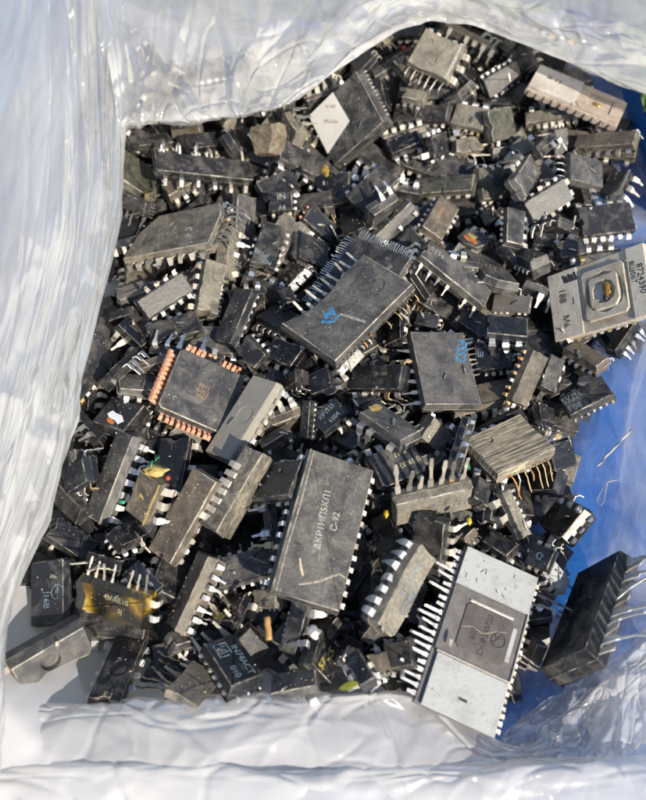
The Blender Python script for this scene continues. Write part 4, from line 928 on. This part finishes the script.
def sp_labelled(M4, L, W, H, rng, label, mat):
    root = make_root('microchip', M4, label)
    out = [Vector((x*L, y*W)) for x, y in ((-.5,-.5),(.5,-.5),(.5,.5),(-.5,.5))]
    bm_obj('body', slab_bm(out, H, .5*MM, .12*MM, (), .2), 'grey', root)
    p = [(-.47,.48),(-.48,-.24),(.05,-.08),(.03,.48)]
    vs = [(x*L, y*W, H/2 + h) for h in (.00002, .0001) for x, y in p]
    mesh_obj('paper_label', vs, [(0,1,2,3), (7,6,5,4)] + [(i, (i+1) % 4, 4+(i+1) % 4, 4+i) for i in range(4)], 'paper', root)
    add_text(root, 'KM 71', -.10*L, .34*W, .075*W, 15, 'ink_brown', H/2 + .0001); add_text(root, 'MXTTEN', -.20*L, .14*W, .07*W, 15, 'ink_brown', H/2 + .0001)
    add_pins(root, rng, L, W, 0, '+x', 'stub', 12, 'cream', miss=0, span=(.1, 1))
    return root
def sp_pink(M4, L, W, H, rng, label, mat):
    root = make_root('ceramic_package', M4, label, 'ceramic package')
    box_part(root, 'base', 0, 0, -.2*H, L, W, H*.6, 'ceramic_pink')
    box_part(root, 'lid', -.24*L, .02*W, .22*H, .50*L, .94*W, .24*H, 'ceramic_lid')
    # frame round the open cavity
    fx, fw, fl = .24*L, .92*W, .46*L
    for nm, x, y, lx, ly in (('rim', fx, .36*W, fl, .2*W), ('rim', fx, -.36*W, fl, .2*W), ('rim', fx-.18*L, 0, .10*L, .51*W), ('rim', fx+.18*L, 0, .10*L, .51*W)):
        box_part(root, nm, x, y, .16*H, lx, ly, .14*H, 'ceramic_pink')
    lump('bond_remnant', (fx-.02*L, -.05*W, .12*H), .9*MM, 'epoxygold', 3, (1.3, .8, .4), root)
    for k in range(6): box_part(root, 'bond_pad', fx + (-.10+.045*k)*L, .20*W, .13*H, .02*L, .05*W, .05*H, 'gold')
    for k in range(11): box_part(root, 'castellation', (-.44+.088*k)*L, -.5*W-.15*MM, -.2*H, .045*L, .5*MM, .5*H, 'ceramic_pink')
    add_text(root, 'Я 12', -.28*L, .12*W, .2*W, 0, 'ink_black', .34*H)
    return root
def sp_white_right(M4, L, W, H, rng, label, mat):
    root = make_root('ceramic_package', M4, label, 'ceramic package')
    box_part(root, 'base', 0, 0, -.15*H, L, W, H*.7, 'ceramic_dirty')
    box_part(root, 'ceramic_plate', -.34*L, 0, .26*H, .31*L, .985*W, .14*H, 'ceramic_warm')
    box_part(root, 'ceramic_plate', .41*L, 0, .26*H, .17*L, .985*W, .14*H, 'ceramic_warm')
    cx = .075*L
    out = [Vector((x*.44*L, y*.74*W)) for x, y in ((-.5,-.42),(-.42,-.5),(.42,-.5),(.5,-.42),(.5,.42),(.42,.5),(-.42,.5),(-.5,.42))]
    o = bm_obj('cavity_frame', slab_bm(out, .2*H, .1*MM, .15*MM, [(0, 0, .30*W, .16*H, 8)], .03), 'ceramic_dirty', root); o.location = (cx, 0, .30*H)
    out = [Vector((x*.31*L, y*.50*W)) for x, y in ((-.5,-.35),(-.35,-.5),(.35,-.5),(.5,-.3),(.5,.4),(.36,.5),(-.4,.5),(-.5,.38))]
    o = bm_obj('cavity_frame', slab_bm(out, .24*H, .1*MM, .3*MM, [(0, 0, .17*W, .22*H, 9)], .03), 'ceramic_dirty', root); o.location = (cx, 0, .36*H)
    box_part(root, 'cavity_floor', cx - .05*L, .0, .24*H, .12*L, .26*W, .1*H, 'ceramic')
    lump('burnt_die', (cx+.03*L, .02*W, .42*H), 1.3*MM, 'epoxygold', 5, (.7, 1.3, .5), root, .5)
    lump('burnt_die', (cx+.01*L, -.10*W, .42*H), .8*MM, 'ink_black', 8, (.8, 1.0, .5), root, .5)
    zt = .33*H
    add_text(root, '8724390', .435*L, .02*W, .085*L, math.radians(-90), 'ink_black', zt); add_text(root, '8Ш067', .365*L, .14*W, .075*L, math.radians(-90), 'ink_black', zt)
    add_text(root, '188', -.36*L, .13*W, .10*L, math.radians(-90), 'ink_black', zt); add_text(root, 'М6', -.35*L, -.25*W, .09*L, math.radians(-90), 'ink_black', zt)
    for k in range(5): ribbon(root, 'ink_smudge', [((-.33+.03*k)*L, (.42-.02*(k % 2))*W), ((-.31+.03*k)*L, .30*W)], .045*W, 'ink_black', zt)
    ribbon(root, 'ink_dash', [(-.25*L, .06*W), (-.25*L, -.04*W)], .02*W, 'ink_black', zt)
    add_pins(root, rng, L, W, -.2*H, '+y', 'blob', 12, 'dull'); add_pins(root, rng, L, W, -.2*H, '-y', 'blob', 12, 'gold')
    return root
def sp_white_big(M4, L, W, H, rng, label, mat):
    # local +x runs up the picture, +y to the left
    root = make_root('ceramic_package', M4, label, 'ceramic package')
    box_part(root, 'base', 0, 0, -.2*H, L, W, H*.6, 'slate')
    box_part(root, 'ceramic_plate', .375*L, -.01*W, .22*H, .25*L, .96*W, .25*H, 'ceramic')
    box_part(root, 'ceramic_plate', -.345*L, -.03*W, .22*H, .31*L, .90*W, .25*H, 'ceramic')
    box_part(root, 'gold_edge', -.182*L, -.03*W, .24*H, .014*L, .93*W, .28*H, 'cream')
    box_part(root, 'gold_edge', .04*L, -.49*W, .20*H, .44*L, .02*W, .25*H, 'cream')
    box_part(root, 'window_frame', .035*L, 0, .17*H, .42*L, .93*W, .14*H, 'slate')
    out = [Vector((x*.29*L, y*.62*W)) for x, y in ((-.5,-.42),(-.42,-.5),(.42,-.5),(.5,-.42),(.5,.42),(.42,.5),(-.42,.5),(-.5,.42))]
    o = bm_obj('window', slab_bm(out, .10*H, .08*MM, .05*MM, (), .02), 'lens', root); o.location = (.03*L, -.05*W, .27*H)
    box_part(root, 'window_edge', .03*L, -.38*W, .27*H, .21*L, .055*W, .12*H, 'ceramic'); box_part(root, 'window_edge', .185*L, -.05*W, .27*H, .014*L, .56*W, .12*H, 'cream')
    zt = .325*H; cx, cy = .02*L, -.22*W
    ring(root, 'logo', cx, cy, .085*W, .022*W, 'ink_black', zt); ring(root, 'logo', cx+.03*L, cy, .05*W, .022*W, 'ink_black', zt, 0, 4)
    ribbon(root, 'logo', [(cx-.02*L, cy+.05*W), (cx+.04*L, cy-.03*W)], .03*W, 'ink_black', zt)
    add_text(root, 'СКФ24М20', .02*L, -.06*W, .10*W, 0, 'ink_black', zt); add_text(root, '603', -.0*L, .08*W, .10*W, 0, 'ink_black', zt)
    ribbon(root, 'crack', [(.01*L,.25*W),(.035*L,.12*W),(.02*L,-.02*W),(.065*L,-.16*W),(.09*L,-.3*W)], .012*W, 'scar', zt)
    box_part(root, 'index_dash', -.385*L, -.02*W, .36*H, .016*L, .10*W, .03*H, 'ink_black')
    rr = random.Random(5)
    for k in range(12):
        x = rr.uniform(.27, .48)*L; y = rr.uniform(-.44, .4)*W; a = rr.uniform(0, 3.1); q = rr.uniform(.015, .05)*W
        ribbon(root, 'scratch', [(x, y), (x + math.cos(a)*q*.6, y + math.sin(a)*q*.5), (x + math.cos(a)*q*1.6, y + math.sin(a)*q*1.2)], .011*W, rr.choice(['ink_black', 'straw']), .35*H)
    add_pins(root, rng, L, W, 0, '+y', 'finger', 21, 'bright', miss=0, size=1.15, tilt=.05, jit=.6)
    add_pins(root, rng, L, W, 0, '-y', 'short', 22, 'cream', miss=0, size=1.15)
    for sp, st in (((.0, .14), 'drape'), ((.18, .34), 'drape'), ((.42, .55), 'wave'), ((.74, .98), 'wave')):
        add_pins(root, rng, L, W, -.2*H, '-y', st, 3, 'wire', span=sp, size=.9, jit=2.2, name='bent_lead')
    return root
SPECIAL = dict(plcc=sp_plcc, deadbug=sp_deadbug, dots=sp_dots, gear=sp_gear, arrow=sp_arrow, in74=sp_in74, cd=sp_cd, labelled=sp_labelled, pink=sp_pink, white_right=sp_white_right, white_big=sp_white_big)

# ------------------------------------------------------------------ buried chips that fill the heap below the traced ones
HEAP = [(110,60),(290,50),(430,5),(560,45),(596,120),(612,230),(606,330),(560,380),(545,460),(540,560),(520,660),(420,672),(180,672),(60,600),(50,520),(85,400),(118,260)]
def inside(px, py, poly):
    c = False; n = len(poly)
    for i in range(n):
        (x1, y1), (x2, y2) = poly[i], poly[i-1]
        if (y1 > py) != (y2 > py) and px < (x2-x1)*(py-y1)/(y2-y1) + x1: c = not c
    return c
FILL = []
frng = random.Random(21)
tries = 0
for zc, target in ((-9.5, 105), (-5.5, 190)):
    tries = 0
    while len(FILL) < target and tries < 2500:
        tries += 1
        px, py = frng.uniform(40, 640), frng.uniform(5, 690)
        if not inside(px, py, HEAP): continue
        p = at(px, py, zc + frng.uniform(-1.5, 1.5))
        L = frng.choice([16, 18, 19, 19, 22, 12])*MM; W = frng.choice([6.4, 6.4, 6.6, 7.5])*MM; H = frng.uniform(3, 3.6)*MM
        R3 = Matrix.Rotation(frng.uniform(0, 6.283), 3, 'Z') @ Matrix.Rotation(frng.gauss(0, frng.choice([.3, .9])), 3, 'X') @ Matrix.Rotation(frng.gauss(0, .32), 3, 'Y')
        Ax = np.array(R3.transposed())
        if collide(np.array(p), Ax, np.array([L/2, W/2, H/2]), .86): continue
        if p.z < bed_z(p.x, p.y) + 1.5*MM: p.z = bed_z(p.x, p.y) + 2.2*MM
        register(np.array(p), Ax, np.array([L/2, W/2, H/2]))
        M4 = R3.to_4x4(); M4.translation = p
        FILL.append((M4, L, W, H, (px, py)))

# ------------------------------------------------------------------ build all chips
HAND.sort(key=lambda h: h[0])
BUILT = []
for k, (lv, pts, r, label, H, flip, zoff, kw) in enumerate(HAND):
    M4, L, W, H = place(pts, r, lv, flip, H, zoff, {'plcc': 1.2, 'white_big': 1.22}.get(kw.get('special'), 1.0))
    rng = random.Random(1000 + hash_str(label))
    kw = dict(kw); spn = kw.pop('special', None); mat = kw.pop('mat', 'dark')
    if spn: o = SPECIAL[spn](M4, L, W, H, rng, label, mat)
    else: o = build_chip(M4, L, W, H, rng, label, mat, **kw)
    c = (sum(p[0] for p in pts)/4, sum(p[1] for p in pts)/4)
    BUILT.append((c, label)); LOG.append((label[:44], L*1000, W*1000, M4.translation.z*1000, M4[2][2]))
#LOGLINE
HB = BOX[len(FILL):]                        # traced bodies: nothing loose may stand in front of them
HC = np.array([b[0] for b in HB]); HA = np.array([b[1] for b in HB]); HH = np.array([b[2] for b in HB]); CN = np.array(CAM)
def hides(P):
    d = P - CN; dist = np.linalg.norm(d, axis=1); d = d/dist[:, None]; n = 0
    for k in range(len(P)):
        o = np.einsum('nij,nj->ni', HA, CN - HC); dv = HA @ d[k]
        dv = np.where(np.abs(dv) < 1e-9, 1e-9, dv)
        t1 = (-HH - o)/dv; t2 = (HH - o)/dv
        tn = np.minimum(t1, t2).max(1); tf = np.maximum(t1, t2).min(1)
        if np.any((tn < tf) & (tf > dist[k])): n += 1
    return n
tries = 0; n0 = len(FILL)
while len(FILL) < n0 + 95 and tries < 6000:
    tries += 1
    px, py = frng.uniform(40, 640), frng.uniform(5, 690)
    if not inside(px, py, HEAP): continue
    p = at(px, py, frng.uniform(-6, 3))
    L = frng.choice([8, 10, 12, 16, 19])*MM; W = frng.choice([5, 6.4, 6.4])*MM; H = frng.uniform(2.6, 3.5)*MM
    R3 = Matrix.Rotation(frng.uniform(0, 6.283), 3, 'Z') @ Matrix.Rotation(frng.gauss(0, .8), 3, 'X') @ Matrix.Rotation(frng.gauss(0, .45), 3, 'Y')
    Ax = np.array(R3.transposed()); h = np.array([L/2, W/2, H/2])
    if p.z < bed_z(p.x, p.y) + 2*MM: continue
    cor = np.array([np.array(p) + Ax.T @ (h*np.array([a, b, c])) for a in (-1, 0, 1) for b in (-1, 1) for c in (-1, 1)])
    if hides(cor) > 3: continue
    if collide(np.array(p), Ax, h, .80): continue
    register(np.array(p), Ax, h); M4 = R3.to_4x4(); M4.translation = p
    FILL.append((M4, L, W, H, (px, py)))
LAND = [((195,385), 'the copper-legged square chip'), ((345,300), 'the bent central chip'), ((325,520), 'the largest dusty chip'), ((480,640), 'the white ceramic package'),
        ((590,290), 'the dirty ceramic package'), ((340,125), 'the white-labelled package'), ((575,90), 'the pinkish ceramic package'), ((445,365), 'the chip with blue handwriting'),
        ((510,440), 'the scraped golden-grey chip'), ((435,500), 'the upright-pin chip'), ((180,235), 'the chalk-marked chip fragment'), ((112,480), 'the chip with seven square pins'),
        ((180,515), 'the long brown chip'), ((115,605), 'the amber resin chip'), ((232,650), 'the IN74ACT chip'), ((590,605), 'the big long-pinned right chip'),
        ((455,270), 'the diagonal chip with round mark'), ((415,215), 'the brown printed chip'), ((285,200), 'the small IN chip'), ((530,185), 'the slim grey white-pinned chip'),
        ((445,65), 'the large dusty top chip'), ((400,600), 'the chip printed CD4015'), ((230,475), 'the ladder-pinned chip'), ((335,415), 'the КР1533 chip'), ((250,400), 'the pale shiny chip')]
AC = np.array([b[0] for b in BOX]); AA = np.array([b[1] for b in BOX]); AH = np.array([b[2] for b in BOX])
def visible_points(M4, L, W, H):
    me_c = np.array(M4.translation); keep = np.linalg.norm(AC - me_c, axis=1) > 1e-6; n = 0
    O = np.einsum('nij,nj->ni', AA[keep], CN - AC[keep])
    for u in (-.9, -.45, 0, .45, .9):
        for v in (-.85, 0, .85):
            p = np.array(M4 @ Vector((u*L/2, v*W/2, H/2))); d = p - CN; t = np.linalg.norm(d); d /= t
            dv = AA[keep] @ d; dv = np.where(np.abs(dv) < 1e-9, 1e-9, dv)
            a = (-AH[keep] - O)/dv; b = (AH[keep] - O)/dv
            tn = np.minimum(a, b).max(1); tf = np.maximum(a, b).min(1)
            if not np.any((tn < tf) & (tn < t) & (tf > 0)): n += 1
    return n*L*W
RANK = sorted(range(len(FILL)), key=lambda i: -visible_points(*FILL[i][:4]))
SINGLE = set(RANK[:138]); REST = []
seen = {}
tone = {'black': 'black', 'dark': 'dark', 'grey': 'grey', 'dusty': 'dusty', 'brown': 'brown', 'gloss': 'glossy black'}
for i, (M4, L, W, H, (px, py)) in enumerate(FILL):
    rng = random.Random(5000+i)
    mat = rng.choice(['black']*4 + ['dark']*5 + ['grey']*3 + ['dusty', 'brown', 'gloss'])
    (lx, ly), ref = min(LAND, key=lambda q: (q[0][0]-px)**2 + (q[0][1]-py)**2)
    dx, dy = px-lx, py-ly
    d = ('right of' if dx > 0 else 'left of') if abs(dx) > abs(dy) else ('below' if dy > 0 else 'above')
    size = 'short' if L < .0135 else 'long' if L > .0205 else 'half-buried'
    lab = f'{size} {tone[mat]} chip in the gap {d} {ref}'
    for alt in (lab, f'{size} {tone[mat]} chip deeper in the gap {d} {ref}', f'{size} {tone[mat]} chip a little further {d} {ref}', f'{tone[mat]} chip edge barely showing {d} {ref}',
                f'{size} {tone[mat]} chip with mixed pins {d} {ref}', f'scuffed {size} {tone[mat]} chip {d} {ref}', f'dim {tone[mat]} chip under others {d} {ref}'):
        lab = alt
        if lab not in seen: break
    seen[lab] = 1
    st1, st2 = rng.choice(['stub','fat','down','short','flat','up']), rng.choice(['stub','fat','down','short','blob'])
    npn = max(3, round(L/MM/2.6)); pins = [('+y', st1, npn, {'metalmix': rng.choice(['tin','cream','dull']), 'miss': .15}), ('-y', st2, npn, {'metalmix': rng.choice(['tin','tin','dull']), 'miss': .15})]
    build_chip(M4, L, W, H, rng, lab, mat, pins=pins, circ=[(rng.uniform(-.3,.3), 0, .12, .12)] if rng.random() < .4 else (), group='half-buried chips filling the heap') if i in SINGLE else REST.append(build_chip(M4, L, W, H, rng, 'x', mat, pins=pins))

# chips that hardly show at all: joined into one mass
def join_rest():
    vs, fs, mi, mats = [], [], [], []
    for r in REST:
        M = r.matrix_basis
        for ch in KIDS[r.name]:
            T = M @ ch.matrix_basis; me = ch.data; b = len(vs)
            vs += [T @ v.co for v in me.vertices]
            loc = []
            for m in me.materials:
                if m not in mats: mats.append(m)
                loc.append(mats.index(m))
            for p in me.polygons: fs.append(tuple(b + k for k in p.vertices)); mi.append(loc[p.material_index] if loc else 0)
    me = bpy.data.meshes.new('half_buried_chips'); me.from_pydata([tuple(v) for v in vs], [], fs)
    for m in mats: me.materials.append(m)
    me.polygons.foreach_set('material_index', mi)
    for r in REST:
        for ch in KIDS[r.name]: bpy.data.objects.remove(ch)
        bpy.data.objects.remove(r)
    tag(link('half_buried_chips', me), 'chips almost wholly covered by the others in the heap', 'microchips', None, 'stuff')
KIDS = {r.name: [] for r in REST}
for o_ in list(COL.objects):
    if o_.parent is not None and o_.parent.name in KIDS: KIDS[o_.parent.name].append(o_)
join_rest()
# the deepest layer only shows as darkness between the others: one mass
dv, df = [], []
drng = random.Random(77)
for _ in range(420):
    px, py = drng.uniform(40, 640), drng.uniform(5, 690)
    if not inside(px, py, HEAP): continue
    p = at(px, py, drng.uniform(-13.5, -11)); R3 = Matrix.Rotation(drng.uniform(0, 6.283), 3, 'Z') @ Matrix.Rotation(drng.gauss(0, .2), 3, 'X')
    p.z = max(p.z, bed_z(p.x, p.y) + 1.8*MM)
    b = len(dv)
    for k in range(8):
        q = Vector(((k & 1)-.5, ((k >> 1) & 1)-.5, (k >> 2)-.5)); f_ = 1 - .12*(k >> 2)
        dv.append(p + R3 @ Vector((q.x*19*f_, q.y*6.5*f_, q.z*3.2))*MM)
    df += [(b, b+2, b+3, b+1), (b+4, b+5, b+7, b+6), (b, b+1, b+5, b+4), (b+2, b+6, b+7, b+3), (b, b+4, b+6, b+2), (b+1, b+3, b+7, b+5)]
tag(mesh_obj('buried_chips', dv, df, 'black'), 'dark mass of chips buried at the bottom of the heap', 'microchips', None, 'stuff')

# loose clippings and grit lying on the upper faces: too small and many to count
sv, sf, gvv, gff = [], [], [], []
crng = random.Random(99)
for (c_, Ax_, h_, _r) in BOX:
    if c_[2] < -.008: continue
    X3, Y3, N3 = (Vector(a) for a in Ax_); C3 = Vector(c_) + N3*h_[2]
    for _ in range(crng.choice([0, 0, 1, 1, 2])):               # clippings
        p = C3 + X3*crng.uniform(-.6, .6)*h_[0] + Y3*crng.uniform(-1.1, 1.1)*h_[1] + N3*.0002
        a = crng.uniform(0, 6.28); d = X3*math.cos(a) + Y3*math.sin(a); e = N3.cross(d); ln = crng.uniform(.6, 2.2)*MM; wd = crng.uniform(.12, .32)*MM; up = N3*crng.uniform(.1, .7)*MM
        b = len(sv)
        for t, z in ((-1, 0), (0, .8), (1, 0)):
            for k in (-1, 1):
                for hh in (0, .00015): sv.append(p + d*ln*t*.5 + e*wd*k*(.6 + .4*(t == 0)) + up*z*.4 + N3*hh)
        for q in (0, 4):
            sf += [(b+q, b+q+2, b+q+6, b+q+4), (b+q+1, b+q+5, b+q+7, b+q+3), (b+q, b+q+4, b+q+5, b+q+1), (b+q+2, b+q+3, b+q+7, b+q+6)]
    for _ in range(int(h_[0]*h_[1]*4e6*crng.uniform(.05, .45))):   # grit
        p = C3 + X3*crng.uniform(-.9, .9)*h_[0] + Y3*crng.uniform(-.9, .9)*h_[1]
        r = abs(crng.gauss(0, .07))*MM + .03*MM; b = len(gvv)
        a = crng.uniform(0, 6.28)
        for k in range(3): gvv.append(p + (X3*math.cos(a+k*2.1) + Y3*math.sin(a+k*2.1)*crng.uniform(.4, 1.3))*r)
        gvv.append(p + N3*r*crng.uniform(.5, 1.2)); gff += [(b, b+1, b+3), (b+1, b+2, b+3), (b+2, b, b+3)]
tag(mesh_obj('lead_clippings', sv, sf, 'dull'), 'tiny bent silver lead clippings scattered over the chips', 'clippings', None, 'stuff')
tag(mesh_obj('grit', gvv, gff, 'straw'), 'pale grit and dust grains lying on the chips', 'grit', None, 'stuff')

# ------------------------------------------------------------------ crumbs among the chips
def crumb(name, px, py, z, label, cat, make):
    o = make(at(px, py, z)); tag(o, label, cat); return o
def stick(a, b, r, mat, name, wob=0, n=8):
    rg = random.Random(hash_str(name)); A, B = at(*a), at(*b)
    pts = [A.lerp(B, i/n) + Vector((rg.gauss(0, 1), rg.gauss(0, 1), rg.gauss(0, .4)))*wob*MM for i in range(n+1)]
    return tube(name, pts, r*MM, mat)
tag(stick((267,617,9), (269,640,9), .55, 'wood', 'match_stick', .03), 'orange wooden splinter between the ladder pins below the largest chip', 'splinter')
tag(stick((598,466,3), (631,430,6), .16, 'straw', 'straw', .08), 'pale brown straw lying on the blue film at right', 'straw')
hair = [(618,480,4),(608,482,4),(602,490,4),(597,500,4),(600,507,4),(604,502,4),(606,490,4),(608,482,5)]
tag(tube('hair_thread', [at(*h) for h in hair], .055*MM, 'straw'), 'thin pale thread curled on the blue film', 'thread')
tag(lump('bead', at(168,478,9), 0.45*MM, 'red', 2, (1, 1, .9), None, .08), 'small red bead beside the long brown chip', 'bead')
tag(lump('yellow_blob', at(469,521,8), 0.6*MM, 'yellow', 4, (.8, 1.2, .8)), 'yellow plastic blob below the upright-pin chip', 'blob')
tag(lump('yellow_chunk', at(386,514,4), .6*MM, 'yellow', 6, (.8, 1.2, .8)), 'small amber chunk left of the upright-pin chip', 'blob')
tag(lump('solder_lump', at(313,632,8), 1.1*MM, 'cream', 9, (1, .9, .7), None, .6), 'pale crumbly solder lump below the largest dusty chip', 'solder')
tag(stick((151,466,9), (159,456,11), .15, 'greenplastic', 'green_wire', .25), 'bright green bit of wire insulation near the red bead', 'wire')
tag(stick((467,462,9), (469,468,9), .3, 'greenplastic', 'green_tip', .05), 'green insulation tip above the upright-pin chip', 'wire')
tag(lump('green_crumb', at(122,502,12), .45*MM, 'greenplastic', 12, (1.2, .8, .6)), 'green crumb on the chip with seven square pins', 'crumb')
tag(lump('red_lump', at(404,48,4), .7*MM, 'red', 14, (.8, 1.2, .6)), 'dark red speck under the top flap', 'crumb')
tag(lump('amber_drop', at(325,171,8), 1.3*MM, 'amber', 15, (.8, 1.4, .7)), 'translucent orange-brown drop under the white-labelled package', 'drop')
tag(lump('yellow_flake', at(155,471,8), 1.3*MM, 'gunk', 16, (1.6, .7, .3), None, .7), 'yellow flake near the red bead', 'flake')
def leaf():
    c = at(349,686,8); vs, fs = [], []
    for i in range(9):
        t = i/8*2-1; wd = (1-t*t)*1.1
        for k in (-1, 0, 1): vs.append(c + Vector((t*1.7, k*wd*.6 + .4*t, .4*abs(k)*wd + .3*t))*MM)
    for i in range(8):
        for k in range(2): fs.append((i*3+k, i*3+k+1, i*3+4+k, i*3+3+k))
    o = mesh_obj('leaf', vs, fs, 'leaf', None, True)
    md = o.modifiers.new('thickness', 'SOLIDIFY'); md.thickness = .00012
    return tag(o, 'yellow-green leaf scrap at the near plastic edge', 'leaf')
leaf()
